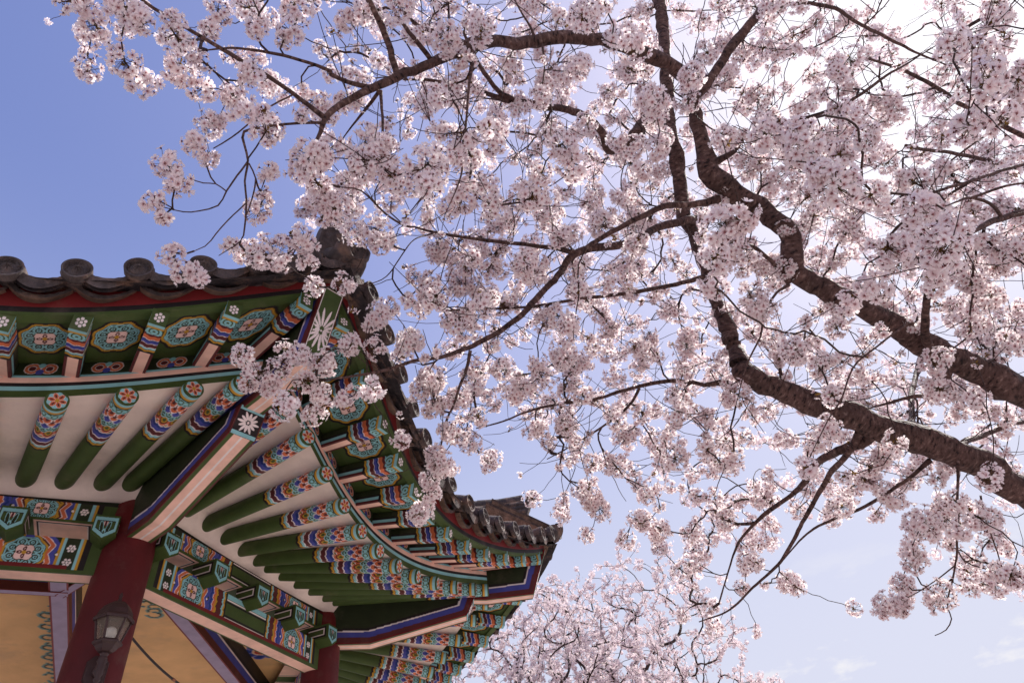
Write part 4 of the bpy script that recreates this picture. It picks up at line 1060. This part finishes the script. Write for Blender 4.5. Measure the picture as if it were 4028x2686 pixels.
limb('branch', [(2, 2185, 640, 90, 4.58), (2, 2130, 720, 86, 4.5), (2, 2030, 820, 84, 4.4), (2, 1930, 930, 80, 4.3), (2, 1830, 965, 66, 4.2), (2, 1750, 825, 54, 4.15), (2, 1610, 725, 50, 4.1), (2, 1400, 690, 48, 4.0), (2, 1190, 650, 50, 3.9), (2, 1050, 610, 36, 3.85), (2, 900, 590, 30, 3.8), (2, 750, 540, 24, 3.8), (2, 600, 520, 20, 3.75), (2, 470, 520, 10, 3.7)])
limb('branch', [(2, 1190, 655, 48, 3.9), (2, 1090, 585, 34, 3.85), (2, 1000, 470, 32, 3.8), (2, 930, 350, 26, 3.8), (2, 860, 200, 18, 3.75)])
limb('branch', [(4, 240, 320, 60, 4.2), (5, 2250, 310, 40, 4.1), (5, 2000, 372, 30, 4.0), (5, 1800, 410, 28, 3.95), (5, 1500, 448, 25, 3.85), (5, 1200, 500, 20, 3.7), (5, 900, 520, 15, 3.6), (5, 600, 530, 10, 3.5)])
limb('branch', [(3, 330, 1290, 60, 3.5), (3, 200, 1330, 46, 3.5), (3, 20, 1335, 44, 3.45), (2, 2150, 1350, 42, 3.4), (2, 1950, 1440, 38, 3.35), (2, 1760, 1550, 34, 3.35), (5, 1470, 140, 30, 3.3)])
limb('branch', [(3, 190, 1430, 64, 4.3), (2, 2311, 1440, 56, 4.2), (2, 2100, 1500, 54, 4.1), (5, 1850, 65, 54, 4.0), (5, 1650, 122, 56, 3.9), (5, 1420, 160, 56, 3.8), (5, 1330, 280, 46, 3.75), (5, 1200, 425, 44, 3.65), (5, 1080, 560, 42, 3.55), (5, 950, 665, 40, 3.5), (5, 800, 755, 36, 3.4), (5, 700, 800, 32, 3.35), (5, 550, 840, 28, 3.25), (5, 400, 862, 26, 3.15), (5, 200, 920, 22, 3.05), (5, 0, 955, 18, 2.95), (5, -200, 985, 13, 2.9), (5, -380, 990, 8, 2.85)])
limb('branch', [(5, 1430, 150, 40, 3.8), (5, 1200, 120, 30, 3.7), (5, 900, 90, 26, 3.6), (5, 700, 62, 22, 3.5), (5, 500, 22, 18, 3.45), (5, 380, -12, 12, 3.4)])
limb('branch', [(4, 400, 985, 50, 3.8), (4, 250, 1010, 34, 3.9), (5, 2250, 1005, 30, 3.95), (5, 2070, 980, 30, 4.0), (5, 1900, 1010, 28, 4.0), (5, 1700, 1070, 24, 4.0), (5, 1550, 1112, 22, 4.0), (5, 1250, 1150, 19, 4.0), (5, 1100, 1190, 15, 3.95), (5, 950, 1250, 12, 3.9), (5, 780, 1295, 8, 3.9)])
limb('branch', [(5, 1840, 1030, 22, 4.0), (5, 1770, 1150, 20, 4.0), (5, 1650, 1250, 16, 4.0), (5, 1450, 1380, 12, 4.0), (5, 1240, 1495, 7, 4.0)])
limb('branch', [(5, 745, 790, 26, 3.38), (5, 720, 900, 22, 3.4), (5, 680, 1000, 20, 3.45), (5, 640, 1130, 17, 3.5), (5, 580, 1260, 15, 3.55), (5, 540, 1450, 12, 3.6), (5, 500, 1600, 9, 3.6), (5, 470, 1720, 6, 3.6)])
limb('branch', [(4, 1270, 1270, 70, 3.55), (6, 1190, 40, 46, 3.6), (6, 1080, 185, 40, 3.7), (6, 960, 385, 32, 3.8), (6, 840, 600, 27, 3.9), (6, 740, 770, 22, 3.95), (6, 580, 920, 17, 4.0), (6, 400, 1090, 13, 4.0), (6, 200, 1170, 8, 4.0)])
limb('branch', [(4, 1330, 1320, 80, 3.54), (4, 1250, 1400, 74, 3.6), (6, 1100, 75, 62, 3.7), (6, 950, 170, 52, 3.85), (6, 830, 330, 36, 4.0), (6, 640, 465, 26, 4.1), (6, 500, 600, 20, 4.2), (6, 430, 720, 14, 4.25), (6, 330, 1050, 8, 4.3)])
limb('branch', [(6, 1700, 120, 40, 3.5), (6, 1600, 215, 26, 3.5), (6, 1400, 350, 24, 3.6), (6, 1250, 440, 22, 3.7), (6, 1050, 520, 18, 3.8), (6, 950, 570, 16, 3.85), (6, 850, 650, 12, 3.9), (6, 720, 800, 8, 4.0)])
limb('branch', [(6, 1885, 60, 26, 3.45), (6, 1880, 280, 18, 3.35), (6, 1872, 500, 17, 3.3), (6, 1872, 700, 15, 3.3), (6, 1850, 880, 12, 3.3), (6, 1820, 1000, 10, 3.3), (6, 1815, 1080, 9, 3.3), (6, 1840, 1150, 8, 3.3), (6, 1805, 1222, 7, 3.3), (6, 1732, 1258, 6, 3.3)])
limb('branch', [(6, 1868, 800, 10, 3.3), (6, 1760, 885, 9, 3.3), (6, 1650, 960, 8, 3.25), (6, 1500, 1040, 6, 3.2)])
limb('branch', [(6, 2030, 350, 16, 3.5), (6, 2060, 500, 13, 3.5), (6, 2110, 640, 11, 3.5), (6, 2150, 760, 9, 3.5), (6, 2170, 880, 6, 3.5)])
limb('branch', [(3, 290, 1060, 60, 3.5), (3, 430, 985, 34, 3.45), (3, 520, 880, 28, 3.4), (3, 760, 798, 26, 3.3), (3, 950, 745, 25, 3.3), (3, 1150, 670, 24, 3.3), (3, 1300, 580, 22, 3.3), (3, 1420, 490, 19, 3.3), (3, 1560, 410, 12, 3.3), (3, 1750, 290, 7, 3.3)])
limb('branch', [(3, 620, 60, 40, 3.5), (3, 870, 20, 28, 3.7), (3, 1100, 62, 26, 3.8), (3, 1250, 160, 24, 3.9), (3, 1450, 260, 22, 4.0), (3, 1600, 340, 16, 4.0), (3, 1800, 420, 9, 4.0)])
limb('branch', [(3, 2500, 950, 36, 4.6), (3, 2250, 850, 34, 4.6), (3, 2100, 765, 32, 4.6), (3, 1900, 680, 30, 4.6), (3, 1750, 580, 28, 4.6), (3, 1520, 455, 24, 4.6), (3, 1300, 380, 14, 4.6)])
limb('branch', [(4, 2750, 1150, 70, 3.2), (3, 2620, 1320, 56, 3.0), (3, 2450, 1352, 52, 2.9), (3, 2311, 1370, 46, 2.85), (3, 2150, 1418, 46, 2.8), (3, 1990, 1492, 30, 2.7), (4, 1850, 100, 24, 2.6), (4, 1800, 220, 14, 2.6)])
limb('branch', [(3, 2165, 1412, 26, 2.8), (3, 2100, 1330, 24, 2.75), (3, 1950, 1290, 20, 2.7), (3, 1800, 1340, 8, 2.6)])
limb('branch', [(3, 1960, 1292, 20, 2.7), (3, 2200, 1205, 18, 2.7), (3, 2330, 1190, 12, 2.7)])
limb('branch', [(3, 1680, 1270, 22, 2.9), (3, 1800, 1222, 20, 2.95), (3, 2000, 1170, 20, 3.0), (3, 2200, 1100, 22, 3.1), (3, 2400, 1050, 26, 3.2)])
limb('branch', [(3, 1840, 1042, 13, 2.6), (3, 2000, 922, 15, 2.6), (3, 2200, 805, 17, 2.7), (3, 2400, 700, 20, 2.8)])
limb('branch', [(3, 1540, 945, 22, 3.6), (3, 1680, 980, 24, 3.7), (3, 1850, 1000, 26, 3.8), (3, 2050, 1045, 28, 3.9), (3, 2400, 1120, 32, 4.0)])
limb('branch', [(4, 1710, 830, 80, 3.3), (4, 1665, 650, 58, 3.2), (4, 1668, 450, 48, 3.1), (4, 1700, 300, 40, 3.0), (4, 1760, 130, 30, 2.8), (3, 1700, 1250, 20, 2.7)])
limb('branch', [(4, 1850, 870, 60, 3.3), (4, 1750, 1070, 36, 3.45), (4, 1600, 1090, 28, 3.5), (4, 1420, 1135, 18, 3.5), (4, 1250, 1180, 9, 3.5)])
limb('branch', [(4, 790, 350, 50, 3.42), (4, 700, 240, 32, 3.4), (4, 610, 155, 28, 3.35), (4, 520, 110, 24, 3.3), (4, 400, 195, 18, 3.25), (4, 300, 230, 10, 3.2)])
limb('branch', [(4, 785, 365, 24, 3.4), (4, 690, 435, 18, 3.3), (4, 620, 570, 15, 3.25), (4, 600, 700, 14, 3.2), (4, 540, 820, 12, 3.2), (4, 495, 930, 10, 3.2), (4, 440, 1150, 6, 3.2)])
limb('branch', [(4, 1590, 1330, 50, 3.7), (4, 1580, 1200, 42, 4.3), (4, 1582, 1050, 38, 4.8), (4, 1620, 900, 34, 5.2), (4, 1640, 700, 26, 5.4), (4, 1600, 500, 14, 5.6)])
limb('branch', [(4, 1870, 1420, 40, 3.55), (4, 2050, 1330, 34, 3.9), (4, 2250, 1270, 30, 4.1), (4, 2450, 1230, 26, 4.3)])
limb('branch', [(4, 1560, 620, 14, 2.8), (4, 1450, 690, 14, 2.8), (4, 1350, 770, 13, 2.8), (4, 1230, 865, 13, 2.8), (4, 1175, 960, 12, 2.8), (4, 1130, 1100, 11, 2.8), (4, 1040, 1240, 9, 2.8), (4, 930, 1460, 5, 2.8)])
limb('branch', [(2, 1375, 290, 20, 3.2), (2, 1390, 450, 13, 3.1), (2, 1368, 600, 11, 3.05), (2, 1390, 720, 8, 3.0)])
limb('branch', [(2, 940, 330, 24, 3.05), (2, 900, 550, 20, 2.9), (2, 880, 800, 18, 2.8), (2, 860, 1000, 16, 2.75), (2, 850, 1130, 14, 2.7), (2, 800, 1270, 9, 2.7), (2, 740, 1400, 5, 2.7)])
limb('branch', [(2, 1680, 265, 34, 3.28), (2, 1655, 100, 24, 3.3), (2, 1630, -30, 20, 3.3), (2, 1600, -150, 12, 3.3)])
limb('branch', [(2, 1325, 245, 26, 3.2), (2, 1300, 180, 16, 3.2), (2, 1250, 100, 14, 3.2), (2, 1195, 0, 10, 3.2)])
limb('branch', [(2, 325, 590, 26, 2.9), (2, 340, 750, 20, 2.85), (2, 340, 950, 18, 2.8), (2, 332, 1100, 15, 2.75), (2, 350, 1220, 8, 2.75)])
limb('branch', [(2, 320, 590, 30, 2.9), (2, 240, 690, 24, 2.95), (2, 165, 785, 16, 3.0), (2, 80, 900, 8, 3.0)])
limb('branch', [(5, 380, -12, 12, 3.4), (2, 480, 1465, 18, 3.45), (2, 350, 1380, 16, 3.4), (2, 200, 1240, 13, 3.35), (2, 60, 1215, 8, 3.3)])
limb('branch', [(5, 500, 30, 13, 3.45), (5, 380, 70, 9, 3.3), (5, 300, 170, 9, 3.2), (5, 200, 310, 8, 3.1), (5, 60, 370, 6, 3.0)])

def limb_world(pts):
    out_ = [np.concatenate([at(x, y, d), [w_ * .46 * d / F]]) for x, y, w_, d in pts]
    return np.array(out_)
TRUNK_TOP = np.array([4.05, 3.75, 2.35])
tree_root = np.array([4.35, 4.05, 0.0])
tree = empty('cherry_tree', tree_root)
tag(tree, 'large blossoming cherry tree with thick dark limbs arching over the camera and the pavilion corner', 'tree')
NODES, DIRS, NRAD = [], [], []
def add_wood(name, W_, first, seed):
    P = smooth_path(W_, .035 if first else .03); r = np.maximum(P[:, 3], .0016)
    rg = np.random.default_rng(seed); xyz = P[:, :3].copy()
    k = len(xyz); jit = np.cumsum(rg.normal(0, 1, (k, 3)), 0); jit -= np.linspace(0, 1, k)[:, None] * jit[-1]
    xyz += jit * np.minimum(r, .035)[:, None] * .13
    # knots and swellings
    if r.max() > .03:
        r = r * (1 + .05 * np.sin(np.arange(k) * .55 + seed)) ; 
        for q in rg.integers(0, k, max(1, k // 22)): r = r * (1 + rg.uniform(.10, .30) * np.exp(-((np.arange(k) - q) / rg.uniform(1.2, 2.6)) ** 2))
    mb = MB(); tube(mb, xyz - tree_root, r, 20 if r.max() > .03 else (10 if r.max() > .008 else 6), (.1, .08, .07), bark=True, phase=seed * 1.7)
    o = mb.build(name, BARK, tree, bark=True)
    g = np.gradient(xyz, axis=0); g /= np.linalg.norm(g, axis=1, keepdims=True) + 1e-9
    m = slice(None, None, 2); NODES.append(xyz[m]); DIRS.append(g[m]); NRAD.append(r[m]); return o
for i, (nm, pts) in enumerate(LIMBS):
    W_ = limb_world(pts)
    if i == 0: W_ = np.vstack([[*TRUNK_TOP + np.array([0, -.02, .08]), .19], [3.55, 3.35, 2.85, .165], W_])
    if i == 1: W_ = np.vstack([[*TRUNK_TOP + np.array([-.03, .05, -.15]), .20], [3.60, 3.75, 2.58, .18], W_])
    add_wood(nm, W_, i < 2, i)
mb = MB(); P = smooth_path(np.array([[*tree_root + [0, 0, -.1], .40], [4.34, 4.03, .12, .31], [4.3, 3.98, .6, .26], [4.18, 3.86, 1.5, .25], [4.05, 3.75, 2.2, .27], [4.0, 3.72, 2.5, .16]]), .05)
tube(mb, P[:, :3] - tree_root, P[:, 3], 24, (.1, .08, .07), bark=True); mb.build('trunk', BARK, tree, bark=True)

# where the blossom hangs: tufts per 98-pixel cell of the 2351-pixel photo, 0-9
DENS = """0 1 5 4 3 4 4 5 8 8 8 9 9 9 9 9 8 7 7 7 6 5 8 7
0 0 1 1 5 4 4 5 7 7 7 7 7 7 8 8 8 8 7 8 7 6 9 9
0 0 0 0 1 3 4 4 5 5 8 9 8 8 9 9 9 9 7 8 8 7 9 9
0 0 0 0 1 0 2 6 6 5 9 9 8 8 8 9 8 9 9 8 8 7 8 8
0 0 0 0 0 0 2 7 8 6 9 8 8 9 8 8 9 7 8 9 8 9 8 8
0 0 0 0 0 1 1 7 8 5 7 9 8 8 8 8 9 8 9 9 8 9 9 8
0 0 0 0 0 0 0 1 1 5 9 9 9 9 9 9 9 7 7 9 9 9 9 9
0 0 0 0 0 0 0 0 2 7 8 9 9 9 9 9 8 9 5 9 9 8 9 9
0 0 0 0 0 0 1 2 3 5 9 9 9 9 9 8 9 9 8 8 8 8 9 9
0 0 0 0 0 0 1 2 3 6 9 9 9 9 8 8 8 9 9 9 8 9 9 8
0 0 0 0 0 0 0 0 0 5 7 4 6 9 8 8 8 9 9 9 9 8 8 8
0 0 0 0 0 0 0 0 0 4 0 0 2 6 7 7 9 9 9 8 7 7 7 6
0 0 0 0 0 0 0 0 0 1 0 0 0 3 4 7 8 9 7 2 3 7 7 6
0 0 0 0 0 0 0 0 0 0 0 0 0 0 0 3 8 7 5 0 0 5 6 5
0 0 0 0 0 0 0 0 0 0 0 0 0 0 0 0 4 1 0 0 1 2 0 0"""
# the tufts that stand out, in 2351-pixel photo coordinates: x, y, diameter, depth
NEAR = [(350, 465, 62, 2.35), (378, 500, 40, 2.35), (380, 375, 75, 2.4), (415, 415, 70, 2.4), (450, 335, 66, 2.5), (478, 355, 52, 2.5), (395, 585, 62, 2.4), (425, 625, 72, 2.4), (455, 640, 50, 2.4),
 (285, 138, 84, 2.5), (405, 85, 80, 2.55), (412, 155, 80, 2.55), (395, 45, 50, 2.55), (470, 205, 72, 2.6), (545, 228, 72, 2.65), (290, 22, 80, 2.4), (330, 52, 62, 2.4), (262, 10, 55, 2.4), (590, 65, 62, 2.7), (148, 5, 60, 2.5),
 (500, 25, 66, 2.8), (480, 70, 56, 2.8), (615, 395, 56, 2.7), (600, 440, 40, 2.7), (690, 265, 40, 2.7),
 (530, 560, 45, 2.6), (600, 590, 70, 2.6), (640, 600, 55, 2.6), (700, 555, 66, 2.6), (705, 600, 50, 2.6), (670, 540, 40, 2.6),
 (748, 462, 70, 2.8), (772, 480, 84, 2.8), (740, 500, 50, 2.8), (730, 420, 66, 2.8), (690, 390, 70, 2.8), (870, 560, 60, 3),
 (555, 819, 60.2, 2.75), (590, 854, 63.64, 2.75), (640, 844, 68.8, 2.8), (570, 879, 51.6, 2.75), (680, 814, 56.76, 2.85), (700, 874, 60.2, 2.85), (730, 832, 46.44, 2.9), (798, 797, 44.72, 2.95), (740, 904, 56.76, 2.9), (790, 914, 51.6, 2.9), (860, 899, 43, 2.95), (620, 889, 51.6, 2.8), (790, 650, 58, 2.9),
 (1660, 515, 110, 2.15), (1700, 500, 90, 2.15), (1640, 590, 90, 2.3), (1920, 425, 120, 2.1), (1890, 390, 80, 2.1), (1760, 310, 100, 2.4), (1850, 335, 110, 2.25), (1830, 295, 70, 2.3),
 (2110, 480, 95, 2.2), (2160, 570, 120, 2.05), (2190, 520, 80, 2.1), (2140, 630, 70, 2.1), (2260, 190, 110, 2), (2230, 290, 90, 2.1), (2300, 270, 90, 2.1), (2180, 100, 80, 2.3),
 (1820, 800, 80, 2.7), (1990, 315, 70, 2.5), (1640, 660, 70, 2.6), (1450, 110, 84, 2.7), (1500, 235, 84, 2.8), (1590, 175, 76, 3), (980, 380, 110, 2.4), (1310, 380, 84, 2.5), (1290, 330, 80, 2.5), (830, 380, 90, 2.5), (2010, 655, 84, 2.3), (1950, 690, 70, 2.4),
 (1025, 985, 50, 3.5), (1000, 1040, 52, 3.55), (1010, 1075, 50, 3.55), (985, 1100, 56, 3.6), (996, 1130, 48, 3.6), (975, 1165, 52, 3.6), (966, 1186, 40, 3.6), (1487, 226, 66, 3.2), (1501, 269, 70, 3.2), (1416, 322, 56, 3.5), (1452, 339, 60, 3.5), (1508, 343, 70, 3), (1470, 395, 60, 3.2), (1240, 225, 66, 3), (1900, 985, 66, 2.9), (2270, 1095, 66, 2.7), (1880, 1015, 60, 2.9), (2055, 1015, 60, 3), (1220, 455, 70, 2.7), (1130, 330, 60, 2.8), (2030, 1388, 62, 3.2), (2060, 1395, 54, 3.2), (2160, 1365, 84, 3.3), (2320, 1320, 70, 2.8), (2120, 1200, 90, 3.2), (2100, 1290, 66, 3.2), (920, 1010, 50, 3.2)]
# parts of the roof that the boughs leave open: x, y, half axes (2351-pixel photo)
KEEP = [(755, 580, 70, 75), (760, 720, 60, 75), (895, 1000, 60, 110), (900, 1130, 62, 100), (820, 620, 60, 50), (900, 640, 50, 60)]
def build_cherry():
    rg = np.random.default_rng(11)
    LN = np.vstack(NODES); LD = np.vstack(DIRS)
    rel = LN - np.array([0, 0, CZ]); dep = rel @ FW; px = 2014 + F * (rel @ RT) / dep; py = 1343 - F * (rel @ UP) / dep
    LRp = np.concatenate(NRAD) * F / dep; cell = 167.8; T_, Rr, NEARi = [], [], []
    for x, y, dia, d in NEAR:
        T_.append(at(x * 1.7133, y * 1.7133, d)); Rr.append(max(.028, dia * 1.7133 * .5 * d / F)); NEARi.append(len(T_) - 1)
    for j, row in enumerate(DENS.split('\n')):
        for i, ch in enumerate(row.split()):
            n = int(round({0: 0, 1: .8, 2: 1.6, 3: 2.6, 4: 3.6, 5: 4.8, 6: 6.2, 7: 7.6, 8: 9.4, 9: 11.6}[int(ch)] * DK))
            for _ in range(n):
                x, y = (i + rg.random()) * cell, (j + rg.random()) * cell
                if any(((x / 1.7133 - ex) / ea) ** 2 + ((y / 1.7133 - ey) / eb) ** 2 < 1 for ex, ey, ea, eb in KEEP): continue
                dd = np.hypot(px - x, py - y); k = rg.choice(np.argsort(dd)[:6]); d = dep[k] + rg.normal(.30, .36)
                if rg.random() < .22: d = rg.uniform(4.2, 6.2)
                if x < 1750 and y > 900: d = min(d, 3.0 + .2 * rg.random()) if x < 1500 else min(d, 3.5)
                d = float(np.clip(d, 2.3, 6.4)); R_ = rg.choice([.038, .056, .067, .079], p=[.10, .25, .40, .25]) * rg.uniform(.92, 1.1)
                hide = (np.hypot(px - x, py - y) < LRp + R_ * .75 * F / d) & (LRp > 9) & (d < dep)
                if hide.any() and rg.random() < .72: continue
                T_.append(at(x, y, d)); Rr.append(R_)
    # the tree goes on above and to the right of the picture
    for _ in range(150):
        x, y = (rg.uniform(900, 4400), rg.uniform(-420, -40)) if rg.random() < .55 else (rg.uniform(4080, 4500), rg.uniform(-300, 2300))
        dd = np.hypot(px - x, py - y); k = np.argmin(dd); T_.append(at(x, y, float(np.clip(dep[k] + rg.normal(0, .4), 2.4, 6)))); Rr.append(rg.uniform(.045, .065))
    T_ = np.array(T_); Rr = np.array(Rr)
    NP, cnt, paths, tdir = grow(T_, LN, LD, rg)
    tw = MB()
    for ids in paths:
        P = NP[ids]; r = np.clip(.0023 * np.maximum(cnt[ids], 1) ** .42, .0023, .014); r[0] = min(r[0], r[1] * 1.15)
        if len(P) > 2:
            t = P + 0; 
            tube(tw, t - tree_root, r, 5, (.1, .08, .07), cap=False, bark=True, phase=rg.uniform(0, 20))
    # bare side shoots with buds
    tips = []
    for _ in range(2300):
        ids = paths[rg.integers(len(paths))]; k = ids[rg.integers(1, len(ids))]; p = NP[k]
        q = p - np.array([0, 0, CZ])
        if 2014 + F * (q @ RT) / (q @ FW) < 1350 or 1343 - F * (q @ UP) / (q @ FW) > 1900: continue
        d = rg.normal(size=3) + tdir[rg.integers(len(tdir))] * .8 + np.array([0, 0, -.2]); d /= np.linalg.norm(d); ln = rg.uniform(.10, .36)
        f = np.linspace(0, 1, 6)[:, None]; P = p + d * ln * f + np.array([0, 0, .25 * ln]) * f ** 2 + np.cumsum(rg.normal(0, .0042, (6, 3)), 0) * (f > 0)
        tube(tw, P - tree_root, np.linspace(.0025, .0016, 6), 4, (.1, .08, .07), cap=False, bark=True); tips.append((P[-1], d))
    tw.build('twigs', BARK_TWIG, tree, bark=True)
    # blossom
    cr_ = MB(); dt = (T_ - np.array([0, 0, CZ])) @ FW
    for i in range(len(T_)):
        full = dt[i] < 4.9
        if i < len(NEAR):
            m = MB(); cluster(m, T_[i] - tree_root, tdir[i], Rr[i], rg, True, nf=int(np.clip(38 * (Rr[i] / .065) ** 2, 12, 80)))
            o = m.build('blossom_tuft', PETAL, tree, smooth=False)
        else:
            cluster(cr_, T_[i] - tree_root, tdir[i], Rr[i], rg, full)
            if rg.random() < .30:       # a second spur a little way down the twig
                cluster(cr_, T_[i] - tree_root - tdir[i] * rg.uniform(.04, .09), tdir[i], Rr[i] * rg.uniform(.55, .85), rg, full)
    for p, d in tips:
        if rg.random() < .12: cluster(cr_, p - tree_root, d, .028, rg, True, nf=int(rg.integers(2, 6)), fr=.015)
    cr_.build('crown', PETAL, tree, smooth=False)
DK = .72
build_cherry()

# ------------------------------------------------------------------ the cherry tree behind the pavilion
def far_cherry():
    rg = np.random.default_rng(21)
    base = np.array([0.55, 14.0, 0.]); root = empty('cherry_tree', base)
    tag(root, 'smaller pale pink cherry tree in the distance behind the right end of the pavilion', 'tree')
    cen = np.array([0.28, 14.0, 4.75])
    wood = []; P0 = np.array([[.55, 14, -.1, .22], [.6, 14, .8, .17], [.5, 14.05, 1.6, .16]]); wood.append(P0)
    for k in range(9):
        a = k * 2.4 + .3; el = (.35, .75, 1.1)[k % 3]; ln = rg.uniform(2.2, 3.2)
        d = np.array([math.cos(a) * math.cos(el), math.sin(a) * math.cos(el), math.sin(el)])
        b = np.array([.5, 14.05, 1.5]); f = np.linspace(0, 1, 6)[:, None]
        Q = b + d * ln * f + np.array([0, 0, .5]) * f * (1 - f) * 2 + rg.normal(0, .1, (6, 3)) * f
        wood.append(np.c_[Q, np.linspace(.10, .022, 6)])
        for _ in range(3):
            j = rg.integers(2, 5); d2 = d + rg.normal(0, .6, 3); d2 /= np.linalg.norm(d2); Q2 = Q[j] + d2 * rg.uniform(.8, 1.6) * f + rg.normal(0, .05, (6, 3)) * f
            wood.append(np.c_[Q2, np.linspace(.045, .012, 6)])
    NO, DI = [], []
    mb = MB(); lb = MB()
    for i, Wd in enumerate(wood):
        P = smooth_path(Wd, .12); tube(mb if i == 0 else lb, P[:, :3] - base, P[:, 3], 10, (.1, .08, .07), bark=True, phase=i)
        g = np.gradient(P[:, :3], axis=0); g /= np.linalg.norm(g, axis=1, keepdims=True) + 1e-9
        if i: NO.append(P[:, :3]); DI.append(g)
    mb.build('trunk', BARK_BACKLIT, root, bark=True)
    n = 3900; d = rg.normal(size=(n, 3)); d /= np.linalg.norm(d, axis=1, keepdims=True); rr = rg.random((n, 1)) ** .42
    T_ = cen + d * rr * np.array([3.1, 2.8, 2.95]) * (1 + .16 * np.sin(d[:, :1] * 7 + d[:, 2:] * 5) + .10 * np.sin(d[:, 1:2] * 11))
    T_ = T_[T_[:, 2] > 2.2]
    # long drooping shoots on the right
    ex = np.array([cen + np.array([rg.uniform(2.4, 3.7), rg.uniform(-1, 1), rg.uniform(-1.4, .3)]) for _ in range(70)]); T_ = np.vstack([T_, ex])
    NP, cnt, paths, tdir = grow(T_, np.vstack(NO), np.vstack(DI), rg, step=.20, droop=.03)
    for ids in paths:
        r = np.clip(.0032 * np.maximum(cnt[ids], 1) ** .5, .0042, .045); tube(lb, NP[ids] - base, r, 4, (.1, .08, .07), cap=False, bark=True)
    lb.build('branches', BARK_BACKLIT, root, bark=True)
    cb = MB()
    for i in range(len(T_)):
        for s_ in range(int(rg.integers(1, 3))):
            cluster(cb, T_[i] - base - tdir[i] * (.12 * s_), tdir[i], rg.uniform(.045, .085), rg, False, nf=int(rg.integers(12, 22)), fr=.0265, hue=(.86, .85, .86))
    cb.build('crown', PETAL, root, smooth=False)
far_cherry()
